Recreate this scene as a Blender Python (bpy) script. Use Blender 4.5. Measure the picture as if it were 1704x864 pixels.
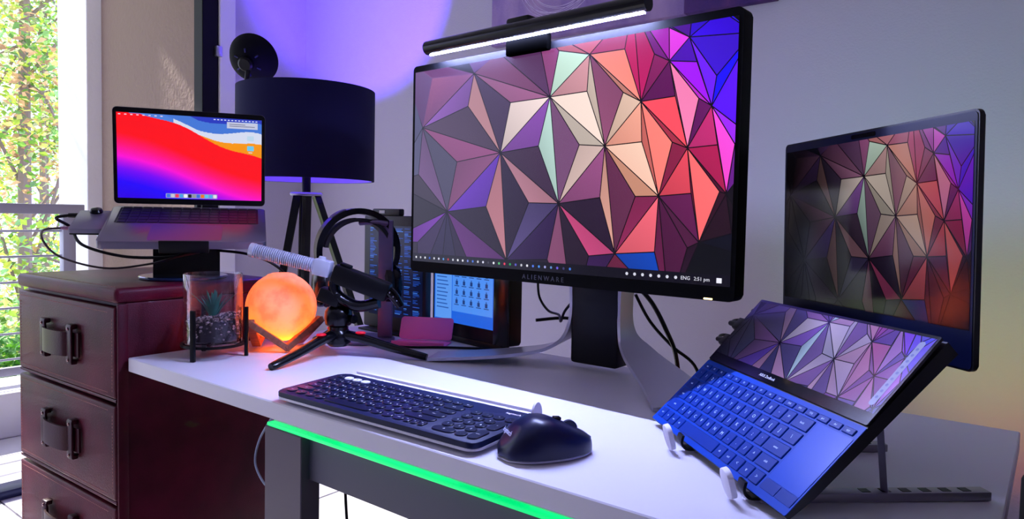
import bpy, bmesh, math, random
import numpy as np
from mathutils import Matrix, Vector, Euler
random.seed(7)
for o in list(bpy.data.objects): bpy.data.objects.remove(o, do_unlink=True)
SC = bpy.context.scene
COL = SC.collection
PI = math.pi

# ---------------------------------------------------------------- camera
# metres; X runs right along the desk, Y towards the back wall, desk top is z = 0
def RX(a): return Matrix.Rotation(a, 4, 'X')
def RY(a): return Matrix.Rotation(a, 4, 'Y')
def RZ(a): return Matrix.Rotation(a, 4, 'Z')
def T(*p): return Matrix.Translation(Vector(p if len(p) == 3 else p[0]))
F_PX, CY, YAW, PITCH, ROLL, CAMH = 1170.816, 412.172, 0.6606, -0.0447, -0.0193, 0.2768
Rc = RZ(YAW) @ RX(PITCH) @ RY(ROLL)
cam_d = bpy.data.cameras.new('camera'); cam = bpy.data.objects.new('camera', cam_d); COL.objects.link(cam)
cam.matrix_world = T(0, 0, CAMH) @ Rc @ RX(PI / 2)
cam_d.sensor_width = 36.0; cam_d.lens = 36.0 * F_PX / 1704.0
cam_d.shift_y = -(432.0 - CY) / 1704.0
cam_d.clip_start = 0.02; cam_d.clip_end = 200
SC.camera = cam

# ---------------------------------------------------------------- world, sun, exposure
W = bpy.data.worlds.new('sky'); SC.world = W; W.use_nodes = True
bg = W.node_tree.nodes['Background']
bg.inputs[0].default_value = (0.62, 0.63, 1.0, 1); bg.inputs[1].default_value = 2.7
sun_d = bpy.data.lights.new('sun', 'SUN'); sun_d.energy = 11.0; sun_d.angle = 0.02; sun_d.color = (1.0, 0.95, 0.86)
sun = bpy.data.objects.new('sun', sun_d); COL.objects.link(sun)
sun.rotation_euler = Vector((0.75, 0.08, -0.62)).to_track_quat('-Z', 'Y').to_euler()
SC.view_settings.view_transform = 'Standard'
SC.view_settings.look = 'None'
SC.view_settings.gamma = 1.0
SC.view_settings.use_curve_mapping = False
SC.view_settings.exposure = 0.0

# ---------------------------------------------------------------- materials
def lin(c):
    if isinstance(c, str):
        c = [int(c[i:i + 2], 16) / 255 for i in (0, 2, 4)]
    else:
        c = [v / 255 for v in c]
    return tuple(v / 12.92 if v <= .04045 else ((v + .055) / 1.055) ** 2.4 for v in c)
MATS = {}
def mat(name, col, rough=.5, metal=0., bump=None, vary=None, emit=None, trans=0., ior=1.45, coat=0., spec=.5, alpha=1., attr=None, sheen=0.):
    if name in MATS: return MATS[name]
    m = bpy.data.materials.new(name); m.use_nodes = True
    nt = m.node_tree; P = nt.nodes['Principled BSDF']
    c = lin(col) + (1,)
    P.inputs['Base Color'].default_value = c
    P.inputs['Roughness'].default_value = rough
    P.inputs['Metallic'].default_value = metal
    P.inputs['IOR'].default_value = ior
    P.inputs['Specular IOR Level'].default_value = spec
    P.inputs['Transmission Weight'].default_value = trans
    P.inputs['Coat Weight'].default_value = coat
    P.inputs['Sheen Weight'].default_value = sheen
    P.inputs['Alpha'].default_value = alpha
    if emit:
        P.inputs['Emission Color'].default_value = lin(emit[0]) + (1,)
        P.inputs['Emission Strength'].default_value = emit[1]
    tc = None
    if bump or vary:
        tc = nt.nodes.new('ShaderNodeTexCoord')
    if vary:      # (scale, second colour, stretch)
        n = nt.nodes.new('ShaderNodeTexNoise'); n.inputs['Scale'].default_value = vary[0]; n.inputs['Detail'].default_value = 5
        mp = nt.nodes.new('ShaderNodeMapping'); mp.inputs['Scale'].default_value = vary[2] if len(vary) > 2 else (1, 1, 1)
        nt.links.new(tc.outputs['Object'], mp.inputs[0]); nt.links.new(mp.outputs[0], n.inputs['Vector'])
        r = nt.nodes.new('ShaderNodeValToRGB'); r.color_ramp.elements[0].position = .35; r.color_ramp.elements[1].position = .68
        r.color_ramp.elements[0].color = c; r.color_ramp.elements[1].color = lin(vary[1]) + (1,)
        nt.links.new(n.outputs['Fac'], r.inputs[0]); nt.links.new(r.outputs[0], P.inputs['Base Color'])
    if bump:      # (scale, strength, distance)
        n = nt.nodes.new('ShaderNodeTexNoise'); n.inputs['Scale'].default_value = bump[0]; n.inputs['Detail'].default_value = 4
        nt.links.new(tc.outputs['Object'], n.inputs['Vector'])
        b = nt.nodes.new('ShaderNodeBump'); b.inputs['Strength'].default_value = bump[1]; b.inputs['Distance'].default_value = bump[2]
        nt.links.new(n.outputs['Fac'], b.inputs['Height']); nt.links.new(b.outputs[0], P.inputs['Normal'])
    if attr is not None:   # colour attribute 'Col': a screen (emission) when attr > 0, else plain colour
        a = nt.nodes.new('ShaderNodeVertexColor'); a.layer_name = 'Col'
        if attr > 0:
            nt.links.new(a.outputs[0], P.inputs['Emission Color']); P.inputs['Emission Strength'].default_value = attr
        else:
            nt.links.new(a.outputs[0], P.inputs['Base Color'])
    MATS[name] = m
    return m

# ---------------------------------------------------------------- building helpers
def chain(o):
    M = o.matrix_basis.copy()
    while o.parent:
        o = o.parent; M = o.matrix_basis @ M
    return M
def put(name, mesh, parent=None, M=None):
    o = bpy.data.objects.new(name, mesh); COL.objects.link(o)
    if parent: o.parent = parent
    if M is not None: o.matrix_basis = M
    return o
def tag(o, label=None, cat=None, group=None, kind=None):
    if label: o['label'] = label
    if cat: o['category'] = cat
    if group: o['group'] = group
    if kind: o['kind'] = kind
    return o
def thing(name, label, cat, M=None, group=None):
    if M is None: M = Matrix()
    elif not isinstance(M, Matrix): M = T(*M)
    return tag(put(name, None, None, M), label, cat, group)
def dup(o, parent=None):
    c = o.copy(); COL.objects.link(c); c.parent = parent
    for ch in o.children: dup(ch, c)
    return c
def smooth_path(pts, n=8, closed=False):
    pts = [Vector(p) for p in pts]; out = []
    k = len(pts)
    for i in range(k if closed else k - 1):
        p0 = pts[(i - 1) % k] if closed or i > 0 else pts[0]
        p1 = pts[i]; p2 = pts[(i + 1) % k]
        p3 = pts[(i + 2) % k] if closed or i + 2 < k else pts[-1]
        for j in range(n):
            t = j / n
            out.append(.5 * ((2 * p1) + (p2 - p0) * t + (2 * p0 - 5 * p1 + 4 * p2 - p3) * t * t + (3 * p1 - p0 - 3 * p2 + p3) * t ** 3))
    if not closed: out.append(pts[-1])
    return out
class MB:
    def __init__(s): s.bm = bmesh.new()
    def box(s, lo, hi, M=None, bev=0, seg=2):
        lo, hi = Vector(lo), Vector(hi); c = (lo + hi) / 2; d = hi - lo
        m = T(c) @ Matrix.Diagonal((d.x, d.y, d.z, 1))
        if M is not None: m = M @ m
        r = bmesh.ops.create_cube(s.bm, size=1, matrix=m)
        if bev:
            es = list({e for v in r['verts'] for e in v.link_edges})
            bmesh.ops.bevel(s.bm, geom=es, offset=bev, segments=seg, profile=.5, affect='EDGES')
        return s
    def cyl(s, p0, p1, r0, r1=None, seg=24):
        p0, p1 = Vector(p0), Vector(p1); d = p1 - p0
        m = T((p0 + p1) / 2) @ d.to_track_quat('Z', 'Y').to_matrix().to_4x4()
        bmesh.ops.create_cone(s.bm, cap_ends=True, segments=seg, radius1=r0, radius2=r0 if r1 is None else r1, depth=d.length, matrix=m)
        return s
    def ball(s, c, r, sc=(1, 1, 1), seg=24, M=None):
        m = T(c) @ Matrix.Diagonal((sc[0], sc[1], sc[2], 1))
        if M is not None: m = M @ m
        bmesh.ops.create_uvsphere(s.bm, u_segments=seg, v_segments=max(8, seg // 2), radius=r, matrix=m)
        return s
    def grid(s, rows, closed=True, caps=True):
        V = [[s.bm.verts.new(p) for p in r] for r in rows]
        n = len(rows[0])
        for a, b in zip(V, V[1:]):
            for j in range(n if closed else n - 1):
                s.bm.faces.new((a[j], a[(j + 1) % n], b[(j + 1) % n], b[j]))
        if caps and closed:
            s.bm.faces.new(V[0][::-1]); s.bm.faces.new(V[-1])
        return s
    def tube(s, pts, r, seg=8, n=8, smooth=True):
        P = smooth_path(pts, n) if smooth else [Vector(p) for p in pts]
        rr = r if callable(r) else (lambda t: r)
        rows = []; up = Vector((0, 0, 1)); prev = None
        for i, p in enumerate(P):
            t = (P[min(i + 1, len(P) - 1)] - P[max(i - 1, 0)]).normalized()
            if prev is None:
                a = t.cross(up)
                if a.length < 1e-3: a = t.cross(Vector((1, 0, 0)))
            else: a = prev - t * prev.dot(t)
            a.normalize(); b = t.cross(a); prev = a
            q = rr(i / (len(P) - 1)); q = q if isinstance(q, tuple) else (q, q)
            rows.append([p + a * math.cos(2 * PI * k / seg) * q[0] + b * math.sin(2 * PI * k / seg) * q[1] for k in range(seg)])
        return s.grid(rows)
    def lathe(s, prof, seg=40, M=None, caps=False, sx=1., sy=1.):
        rows = []
        for r, z in prof:
            ring = [Vector((max(r, 1e-5) * math.cos(2 * PI * k / seg) * sx, max(r, 1e-5) * math.sin(2 * PI * k / seg) * sy, z)) for k in range(seg)]
            rows.append([M @ v for v in ring] if M is not None else ring)
        return s.grid(rows, True, caps)
    def prism(s, poly, z0, z1, M=None, bev=0, seg=2):
        f = lambda v: (M @ Vector(v)) if M is not None else Vector(v)
        a = [s.bm.verts.new(f((x, y, z0))) for x, y in poly]; b = [s.bm.verts.new(f((x, y, z1))) for x, y in poly]
        n = len(poly); fs = [s.bm.faces.new(a[::-1]), s.bm.faces.new(b)]
        for i in range(n): s.bm.faces.new((a[i], a[(i + 1) % n], b[(i + 1) % n], b[i]))
        if bev:
            es = list(fs[1].edges)
            bmesh.ops.bevel(s.bm, geom=es, offset=bev, segments=seg, profile=.5, affect='EDGES')
        return s
    def mesh(s, name, m, smooth=35, recalc=True):
        if recalc: bmesh.ops.recalc_face_normals(s.bm, faces=s.bm.faces)
        me = bpy.data.meshes.new(name); s.bm.to_mesh(me); s.bm.free()
        if m: me.materials.append(m)
        if smooth:
            me.polygons.foreach_set('use_smooth', [True] * len(me.polygons))
            me.set_sharp_from_angle(angle=math.radians(smooth))
        return me
    def done(s, name, m, parent=None, world=False, smooth=35, M=None):
        if world and parent is not None:
            bmesh.ops.transform(s.bm, matrix=chain(parent).inverted(), verts=s.bm.verts)
        return put(name, s.mesh(name, m, smooth), parent, M)
def rrect(x0, y0, x1, y1, r, n=5):
    out = []
    for cx, cy, a in ((x1 - r, y0 + r, -PI / 2), (x1 - r, y1 - r, 0), (x0 + r, y1 - r, PI / 2), (x0 + r, y0 + r, PI)):
        for k in range(n + 1):
            t = a + PI / 2 * k / n; out.append((cx + r * math.cos(t), cy + r * math.sin(t)))
    return out
def colmesh(name, polys, m, parent=None, M=None):
    """flat picture: polys = [(3d points, colour or list of colours)] with colours in 0-255"""
    vs, fs, cs = [], [], []
    for pts, c in polys:
        i = len(vs); vs += [tuple(p) for p in pts]; fs.append(tuple(range(i, i + len(pts))))
        if isinstance(c, list): cs += [lin(x) + (1,) for x in c]
        else: cs += [lin(c) + (1,)] * len(pts)
    me = bpy.data.meshes.new(name); me.from_pydata(vs, [], fs)
    ca = me.color_attributes.new('Col', 'FLOAT_COLOR', 'CORNER')
    ca.data.foreach_set('color', np.array(cs, dtype=np.float32).ravel())
    me.materials.append(m)
    return put(name, me, parent, M)
TXT = {}
def txt(body, size, m, ext=.0001, align='CENTER'):
    k = (body, size, m.name, align)
    if k not in TXT:
        cu = bpy.data.curves.new('lettering', 'FONT'); cu.body = body; cu.size = size; cu.align_x = align; cu.align_y = 'CENTER'
        cu.extrude = ext; cu.resolution_u = 2
        o = bpy.data.objects.new('lettering', cu); COL.objects.link(o)
        me = bpy.data.meshes.new_from_object(o.evaluated_get(bpy.context.evaluated_depsgraph_get()))
        bpy.data.objects.remove(o); me.materials.clear(); me.materials.append(m); TXT[k] = me
    return TXT[k]
def struct(o): o['kind'] = 'structure'; return o
def clip(poly):
    for ax, val, sg in ((0, 0, 1), (0, 1, -1), (1, 0, 1), (1, 1, -1)):
        out = []
        for i in range(len(poly)):
            a, b = poly[i - 1], poly[i]; da, db = sg * (a[ax] - val), sg * (b[ax] - val)
            if (da >= 0) != (db >= 0):
                t = da / (da - db); out.append((a[0] + (b[0] - a[0]) * t, a[1] + (b[1] - a[1]) * t))
            if db >= 0: out.append(b)
        poly = out
        if len(poly) < 3: return []
    return poly

# ================================================================ THE ROOM
FZ = -.74; XL = -2.88; YB = 2.07; CZ = 1.80; XR = 1.7; YF = -2.2
plaster = mat('wall_plaster', (194, 188, 202), .85, bump=(160, .25, .004))
white_paint = mat('white_paint', (235, 233, 240), .6)
m_ext = mat('exterior_plaster', (150, 128, 118), .9, bump=(55, .5, .01))
m_ext2 = mat('exterior_white', (248, 246, 250), .85, bump=(60, .3, .006))
black_alu = mat('black_aluminium', (5, 5, 9), .5, spec=.2)
def sbox(name, lo, hi, m, bev=0, parent=None):
    return struct(MB().box(lo, hi, bev=bev).done(name, m, parent, smooth=0))
# floor: a slab with white tiles laid on it, joints between
m_tile = mat('white_floor_tile', (232, 230, 238), .18, vary=(3, (214, 212, 226)))
m_grout = mat('grey_grout', (120, 116, 132), .9)
floor = sbox('floor', (XL, YF, FZ - .1), (XR, YB, FZ - .004), m_grout)
TS = .42
tile_me = MB().box((-TS / 2 + .003, -TS / 2 + .003, -.004), (TS / 2 - .003, TS / 2 - .003, 0), bev=.0012, seg=1).mesh('tile', m_tile, 0)

for i in range(11):
    for j in range(11):
        x = XL + TS / 2 + i * TS; y = YB - TS / 2 - j * TS
        if x < XR and y > YF + .1: put('tile', tile_me, floor, T(x, y, FZ))
ceiling = sbox('ceiling', (XL - .2, YF, CZ), (XR, YB, CZ + .1), white_paint)
wall_back = sbox('wall_back', (XL - .2, YB, FZ - .1), (XR + .1, YB + .15, CZ + .1), plaster)
wall_right = sbox('wall_right', (XR, YF, FZ - .1), (XR + .15, YB, CZ + .1), plaster)
# left wall with the wide opening to the balcony
b = MB().box((XL - .2, 1.69, FZ - .1), (XL, YB, CZ)).box((XL - .2, YF, FZ - .1), (XL, -1.7, CZ)).box((XL - .2, -1.7, 1.45), (XL, 1.69, CZ))
wall_left = struct(b.done('wall_left', plaster, smooth=0))
# front wall (behind the viewer)
b = MB().box((XL - .2, YF - .15, FZ - .1), (XR + .15, YF, CZ))
wall_front = struct(b.done('wall_front', plaster, smooth=0))
sbox('baseboard_back', (XL, YB - .015, FZ), (XR, YB, FZ + .08), white_paint)
# door opening: white jamb, black sliding frame, sill track
sbox('trim_1', (XL - .16, 1.618, FZ), (XL + .03, 1.69, 1.46), white_paint, .003)
door = MB().box((XL - .05, 1.545, FZ), (XL + .02, 1.617, 1.45), bev=.003).done('door_1', black_alu, smooth=0); struct(door)
MB().box((XL - .05, -1.7, 1.38), (XL + .02, 1.545, 1.45)).done('door_head', black_alu, door, smooth=0)
MB().box((XL - .06, -1.7, FZ), (XL + .035, 1.545, FZ + .03), bev=.004).done('sill_track', mat('dark_track', (40, 44, 84), .35, .5), door)
MB().box((XL - .12, 1.60, .93), (XL + .034, 1.628, .975), bev=.003).done('latch', mat('steel', (180, 180, 190), .3, .9), door)

# ---------------------------------------------------------------- balcony
balc = sbox('balcony_floor', (-4.0, -3, FZ - .12), (XL - .06, 2.4, FZ - .004), m_grout)
bt = MB().box((-.2 + .003, -.2 + .003, -.004), (.2 - .003, .2 - .003, 0), bev=.001, seg=1).mesh('tile', m_tile, 0)
for i in range(2):
    for j in range(10): put('tile', bt, balc, T(XL - .27 - i * .4, 1.33 - j * .4, FZ))
sbox('balcony_kerb', (-3.95, -3, FZ), (-3.60, 1.56, FZ + .20), mat('kerb_white', (240, 238, 245), .8), .01)
sbox('balcony_side_wall', (-3.899, 1.57, FZ), (XL - .06, 1.80, 2.4), m_ext)
sbox('balcony_column', (-4.27, 1.50, FZ - 1), (-3.90, 1.86, 2.4), m_ext2, .004)
sbox('balcony_roof', (-4.45, -3, 2.0), (XL - .21, 2.4, 2.15), m_ext2)
m_rail = mat('grey_rail', (176, 176, 196), .5, .2)
rail = thing('balcony_railing', 'grey metal balcony railing with thin horizontal bars outside the open door', 'railing', (-3.78, 1.3, FZ + .2))
MB().box((-3.80, -2.6, .245), (-3.75, 1.43, .292), bev=.004).done('top_rail', m_rail, rail, True)
MB().box((-3.795, -2.6, -.50), (-3.765, 1.37, -.462), bev=.003).done('bottom_rail', m_rail, rail, True)
for y in (1.335, .1, -1.2, -2.5):
    MB().box((-3.80, y, FZ + .2), (-3.75, y + .055, .25), bev=.003).done('post', m_rail, rail, True)
for k in range(6):
    z = .165 - k * .118
    MB().cyl((-3.775, -2.6, z), (-3.775, 1.37 if k else 1.54, z), .0055, seg=8).done('bar', m_rail, rail, True)
MB().cyl((-3.775, 1.538, .165), (-3.775, 1.498, .165), .035, .03, seg=20).done('wall_bracket', m_rail, rail, True)

# ---------------------------------------------------------------- trees beyond the balcony
m_leaf = mat('leaf', (120, 160, 60), .6, attr=0)
_lt = m_leaf.node_tree; _a = [n for n in _lt.nodes if n.type == 'VERTEX_COLOR'][0]
_tr = _lt.nodes.new('ShaderNodeBsdfTranslucent'); _mx = _lt.nodes.new('ShaderNodeMixShader'); _mx.inputs[0].default_value = .5
_lt.links.new(_a.outputs[0], _tr.inputs[0]); _lt.links.new(_lt.nodes['Principled BSDF'].outputs[0], _mx.inputs[1]); _lt.links.new(_tr.outputs[0], _mx.inputs[2])
_lt.links.new(_mx.outputs[0], _lt.nodes['Material Output'].inputs[0])
m_bark = mat('bark', (150, 134, 128), .9, bump=(40, .6, .01))
def tree(name, label, base, top, crown, n, pal, seed, size):
    rnd = random.Random(seed)
    t = thing(name, label, 'tree', base, 'trees beyond the balcony')
    B = Vector(base); up = Vector(top)
    MB().tube([(0, 0, 0), (.1, -.05, (top[2] - base[2]) * .5), tuple(up - B)], lambda q: .065 - .035 * q, 8).done('trunk', m_bark, t)
    br = MB()
    c0 = Vector(crown[0]) - B; rx, ry, rz = crown[1]
    for k in range(16):
        a = rnd.uniform(0, 2 * PI); s = Vector((0, 0, (top[2] - base[2]) * rnd.uniform(.35, .9)))
        e = c0 + Vector((rx * .8 * math.cos(a), ry * .8 * math.sin(a), rz * rnd.uniform(-.7, .8)))
        br.tube([s, (s + e) / 2 + Vector((0, 0, .15)), e], lambda q: .014 - .009 * q, 6, 4)
    tag(br.done('branches', m_bark, t), kind='stuff')
    polys = []
    clumps = [Vector((rnd.gauss(0, .45), rnd.gauss(0, .45), rnd.uniform(-1, 1))) for _ in range(150)]
    tint = [rnd.choice(pal) for _ in clumps]
    for i in range(n):
        k = rnd.randrange(len(clumps))
        v = clumps[k] + Vector((rnd.gauss(0, .13), rnd.gauss(0, .13), rnd.gauss(0, .09)))
        p = c0 + Vector((v.x * rx, v.y * ry, v.z * rz))
        M = Euler((rnd.uniform(-1, 1), rnd.uniform(-1, 1), rnd.uniform(0, 6.28))).to_matrix()
        L = size * rnd.uniform(.6, 1.3); w = L * .3
        c = tint[k] if rnd.random() < .7 else rnd.choice(pal); f = rnd.uniform(.8, 1.15)
        c = tuple(min(255, q * f) for q in c)
        pts = [(0, -L / 2, 0), (w, -L * .1, .12 * L), (0, L / 2, 0), (-w, -L * .1, .12 * L)]
        q = [p + M @ Vector(x) for x in pts]
        polys.append((q[:3], c)); polys.append(([q[0], q[2], q[3]], c))
    o = colmesh('foliage', polys, m_leaf, t); o['kind'] = 'stuff'
PAL = [(176, 216, 96), (222, 232, 96), (136, 190, 84), (246, 240, 140), (160, 214, 150), (212, 230, 176), (226, 182, 140), (130, 176, 104), (190, 222, 90), (240, 244, 206)]
tree('leafy_tree', 'sunlit leafy tree with yellow green leaves nearest the railing', (-6.0, 1.9, -3.2), (-6.0, 1.9, 2.2), ((-6.0, 1.85, .7), (.75, .85, 2.1)), 11500, PAL, 1, .062)
tree('leafy_tree', 'taller tree with brownish leaves behind the nearest one', (-9.2, 3.1, -3.2), (-9.2, 3.1, 3.6), ((-9.2, 3.1, 1.6), (1.1, 1.3, 2.4)), 11000, PAL[1:], 2, .075)
tree('garden_shrub', 'dense green shrub low behind the railing', (-4.85, 1.5, -3.2), (-4.85, 1.5, -1.0), ((-4.85, 1.5, -1.1), (.22, .8, .6)), 9000, [(90, 150, 80), (130, 180, 110), (120, 190, 60), (170, 200, 150)], 3, .055)
tree('leafy_tree', 'dark green tree standing left of the nearest tree', (-7.0, -.9, -3.2), (-7.0, -.9, 2.6), ((-7.0, -.9, .9), (.9, .9, 2.4)), 9000, PAL[:6], 4, .085)
sbox('ground', (-30, -20, -3.3), (-4.6, 25, -3.2), mat('lawn', (120, 140, 90), .95, vary=(2, (150, 160, 110))))

# painting on the back wall
cv = thing('wall_painting', 'purple textured painting with a dark right hand strip hanging above the monitor', 'painting', (-1.2, YB - .03, .91))
MB().box((-1.70, YB - .032, .905), (-.935, YB - .001, 1.55), bev=.002).done('canvas', mat('painting_lilac', (132, 108, 170), .8, bump=(120, .5, .004), vary=(9, (178, 150, 190), (1, 1, .35))), cv, True)
MB().box((-.934, YB - .034, .905), (-.66, YB - .001, 1.55), bev=.002).done('dark_strip', mat('painting_dark', (58, 34, 104), .8, bump=(120, .5, .004), vary=(14, (92, 52, 112), (1, 1, .3))), cv, True)
b = MB()
rnd = random.Random(5)
for k in range(9):
    cx, cz, r = -1.40 + rnd.uniform(-.02, .02), 1.12 + rnd.uniform(-.015, .015), .145 + rnd.uniform(-.02, .012)
    b.tube([(cx + r * 1.1 * math.cos(a), YB - .0325, cz + r * math.sin(a)) for a in [PI * 1.0 + i * PI / 8 + rnd.uniform(-.05, .05) for i in range(9)]], .0008, 4, 3)
tag(b.done('white_scribble', mat('white_line', (220, 205, 235), .7), cv, True), kind='stuff')

# ================================================================ DESK
m_desk = mat('white_desk_board', (226, 224, 236), .38, bump=(300, .05, .001))
m_desk_e = mat('grey_desk_frame', (86, 75, 90), .5, bump=(200, .08, .001))
desk = thing('desk', 'long white desk holding the monitor, keyboard and laptops', 'desk', (-.69, .87, FZ))
MB().box((-1.356, .5887, -.026), (-.03, 1.161, 0), bev=.0015, seg=1).done('desktop', m_desk, desk, True, 0)
for x, y in ((-.962, .62), (-.962, 1.06), (-.30, .62), (-.30, 1.06)):
    MB().box((x, y, FZ), (x + .094, y + .034, -.055), bev=.0015, seg=1).done('leg', m_desk_e, desk, True, 0)
m_apron = mat('grey_apron_board', (84, 82, 100), .55)
MB().box((-.868, .634, -.122), (-.30, .652, -.055), bev=.001, seg=1).done('apron', m_apron, desk, True, 0)
MB().box((-.868, 1.066, -.122), (-.30, 1.084, -.055), bev=.001, seg=1).done('apron', m_apron, desk, True, 0)
for x in (-.935, -.27):
    MB().box((x, .654, -.12), (x + .03, 1.06, -.055)).done('side_rail', m_desk_e, desk, True, 0)
    for y in (.70, 1.0): MB().box((x, y, -.056), (x + .03, y + .03, -.0255)).done('spacer', m_desk_e, desk, True, 0)
m_led = mat('green_led', (10, 220, 110), .4, emit=((0, 214, 116), 1.1))
led = thing('led_strip', 'glowing green light strip lying under the front edge of the desk', 'light strip', (-.6, .63, -.055))
MB().box((-.958, .6215, -.0548), (-.30, .6335, -.0495), bev=.001).done('diffuser', m_led, led, True)
MB().box((-.958, .634, -.0548), (-.30, .650, -.0485)).done('channel', mat('strip_channel', (210, 240, 235), .4), led, True)
for x0, x1 in ((-.866, -.80), (-.57, -.46)):
    MB().box((x0, .6335, -.0485), (x1, .651, -.036), bev=.002).done('black_tape', mat('black_tape', (12, 12, 14), .6), led, True)
for x0, x1 in ((-.80, -.57), (-.46, -.30)):
    MB().box((x0, .636, -.0485), (x1, .650, -.044), bev=.001).done('lens', mat('cyan_led', (60, 240, 200), .4, emit=((70, 255, 190), 1.3)), led, True)

# ================================================================ LEATHER CHEST OF DRAWERS
m_lea = mat('oxblood_leather', (94, 12, 40), .42, spec=.24, bump=(420, .35, .002), vary=(6, (56, 6, 22)), coat=.04)
m_lea2 = mat('dark_leather_strap', (52, 10, 24), .35, spec=.3, bump=(300, .3, .001))
m_stitch = mat('tan_stitch', (176, 116, 110), .7)
CH = T(-1.3665, .5814, FZ) @ RZ(.0317)
cab = thing('leather_chest', 'dark red leather chest of drawers with strap handles at the left end of the desk', 'drawers', CH)
CW, CD = .4516, .325
MB().box((-CW, .008, 0), (0, CD, .841), bev=.004).done('carcass', m_lea, cab)
MB().box((-CW - .004, -.012, .8405), (.004, CD + .004, .8697), bev=.009, seg=3).done('top', m_lea, cab)
b = MB()
for k in range(40): b.box((-CW + .012 + k * .0105, -.0005, .8694), (-CW + .018 + k * .0105, .0008, .8702))
tag(b.done('stitching', m_stitch, cab, smooth=0), kind='stuff')
def strap_handle(dr, z):
    x0 = -CW / 2
    pts = [(-.088, -.004), (-.062, -.006), (-.048, -.016), (-.02, -.021), (.02, -.021), (.048, -.016), (.062, -.006), (.088, -.004)]
    rows = []
    P = smooth_path([(x, y, 0) for x, y in pts], 5)
    for i, p in enumerate(P):
        rows.append([(p.x, p.y - .002, -.024), (p.x, p.y - .002, .024), (p.x, p.y + .002, .024), (p.x, p.y + .002, -.024)])
    # strap runs through two loops
    g = MB().grid(rows); g.done('strap', m_lea2, dr, M=T(x0, -.012, z))
    for s in (-1, 1):
        l = MB()
        l.box((s * .062 - .0115, -.0135, -.037), (s * .062 + .0115, -.0085, .037), bev=.0018)
        l.box((s * .062 - .0115, -.013, .030), (s * .062 + .0115, 0, .040), bev=.003)
        l.box((s * .062 - .0115, -.013, -.040), (s * .062 + .0115, 0, -.030), bev=.003)
        l.done('strap_loop', m_lea2, dr, M=T(x0, -.012, z))
        for q in (-.031, .031):
            MB().ball((s * .062, -.0145, q), .0032, (1, .6, 1), 10).done('rivet', mat('brass_rivet', (150, 120, 120), .25, .9), dr, M=T(x0, -.012, z))
for z0, z1 in ((.662, .833), (.468, .648), (.274, .454), (.080, .260)):
    dr = MB().box((-CW + .003, -.011, z0), (-.003, .009, z1), bev=.0045, seg=3).done('drawer', m_lea, cab)
    g = MB()
    for zz in (z0 + .010, z1 - .010):
        for k in range(62): g.box((-CW + .014 + k * .0066, -.0114, zz - .0005), (-CW + .0180 + k * .0066, -.0105, zz + .0005))
    for xx in (-CW + .013, -.013):
        for k in range(int((z1 - z0 - .026) / .0066)): g.box((xx - .0005, -.0114, z0 + .013 + k * .0066), (xx + .0005, -.0105, z0 + .017 + k * .0066))
    tag(g.done('stitching', m_stitch, dr, smooth=0), kind='stuff')
    strap_handle(dr, (z0 + z1) / 2)
    MB().tube([(-CW + .003, -.006, z0 - .004), (-.003, -.006, z0 - .004)], .0038, 8, smooth=False).done('piping', m_lea, cab)
MB().box((-CW - .003, -.008, 0), (.003, .02, .072), bev=.004).done('plinth', m_lea, cab)
MB().box((-.004, -.0075, .072), (.003, .012, .840), bev=.003).done('corner_edge', m_lea, cab)

# ================================================================ MONITOR
BLK = mat('black_plastic', (5, 5, 8), .42, spec=.25)
BLK2 = mat('glossy_black', (4, 4, 8), .22, spec=.35)
SILV = mat('silver_metal', (186, 184, 200), .32, .55)
m_scr = mat('screen_bright', (3, 3, 5), .22, attr=1.0, spec=.4)
m_scr_dim = mat('screen_dim', (10, 10, 16), .12, attr=.42, spec=.6)
WV = dict(A=(0.243,0.946),B=(0.511,0.786),C=(0.629,0.947),D=(0.035,0.705),E=(0.347,0.550),F=(0.679,0.552),G=(0.774,0.723),H=(0.843,0.870),I=(0.946,0.679),J=(0.893,0.525),K=(0.890,0.950),L=(0.146,0.266),M=(0.546,0.309),N=(0.826,0.340),O=(0.715,0.100),P=(0.376,0.040),Q=(0.985,0.347),R=(0.927,0.162),a1=(0.379,0.782),a2=(0.222,0.789),a3=(0.073,0.957),a4=(0.624,0.791),a5=(0.536,0.985),a6=(0.726,0.768),a7=(0.727,0.945),a8=(0.605,0.564),a9=(0.477,0.570),a10=(0.182,0.517),a11=(0.779,0.560),a12=(0.856,0.551),a13=(0.860,0.730),a14=(0.916,0.712),a15=(0.805,0.906),a16=(0.909,0.852),a17=(0.298,0.293),a18=(0.449,0.312),a19=(0.669,0.335),a20=(0.766,0.339),a21=(0.641,0.084),a22=(0.514,0.056),a23=(0.820,0.116),a24=(0.905,0.350),a25=(0.970,0.356),a26=(0.900,0.139),a27=(0.962,0.531),
          T1=(-.08, 1.12), T2=(.46, 1.12), T3=(.745, 1.12), T4=(.90, 1.15), T5=(1.03, .93), T0=(.16, 1.2), b1=(.33, 1.03), b2=(.96, 1.03), b3=(.955, .79), b4=(.20, 1.06), b5=(.84, 1.0), U1=(-.1, .42), c1=(.02, .46), U2=(.22, -.18), c2=(.13, .03), U3=(.60, -.2), U4=(.86, -.12), c3=(.23, .03), U5=(.02, -.15), U6=(1.06, .52), c4=(1.0, .53), U7=(1.08, .1), c5=(1.0, .2), c6=(.02, .10), U8=(-.12, .1), b6=(-.02, .93))
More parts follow.
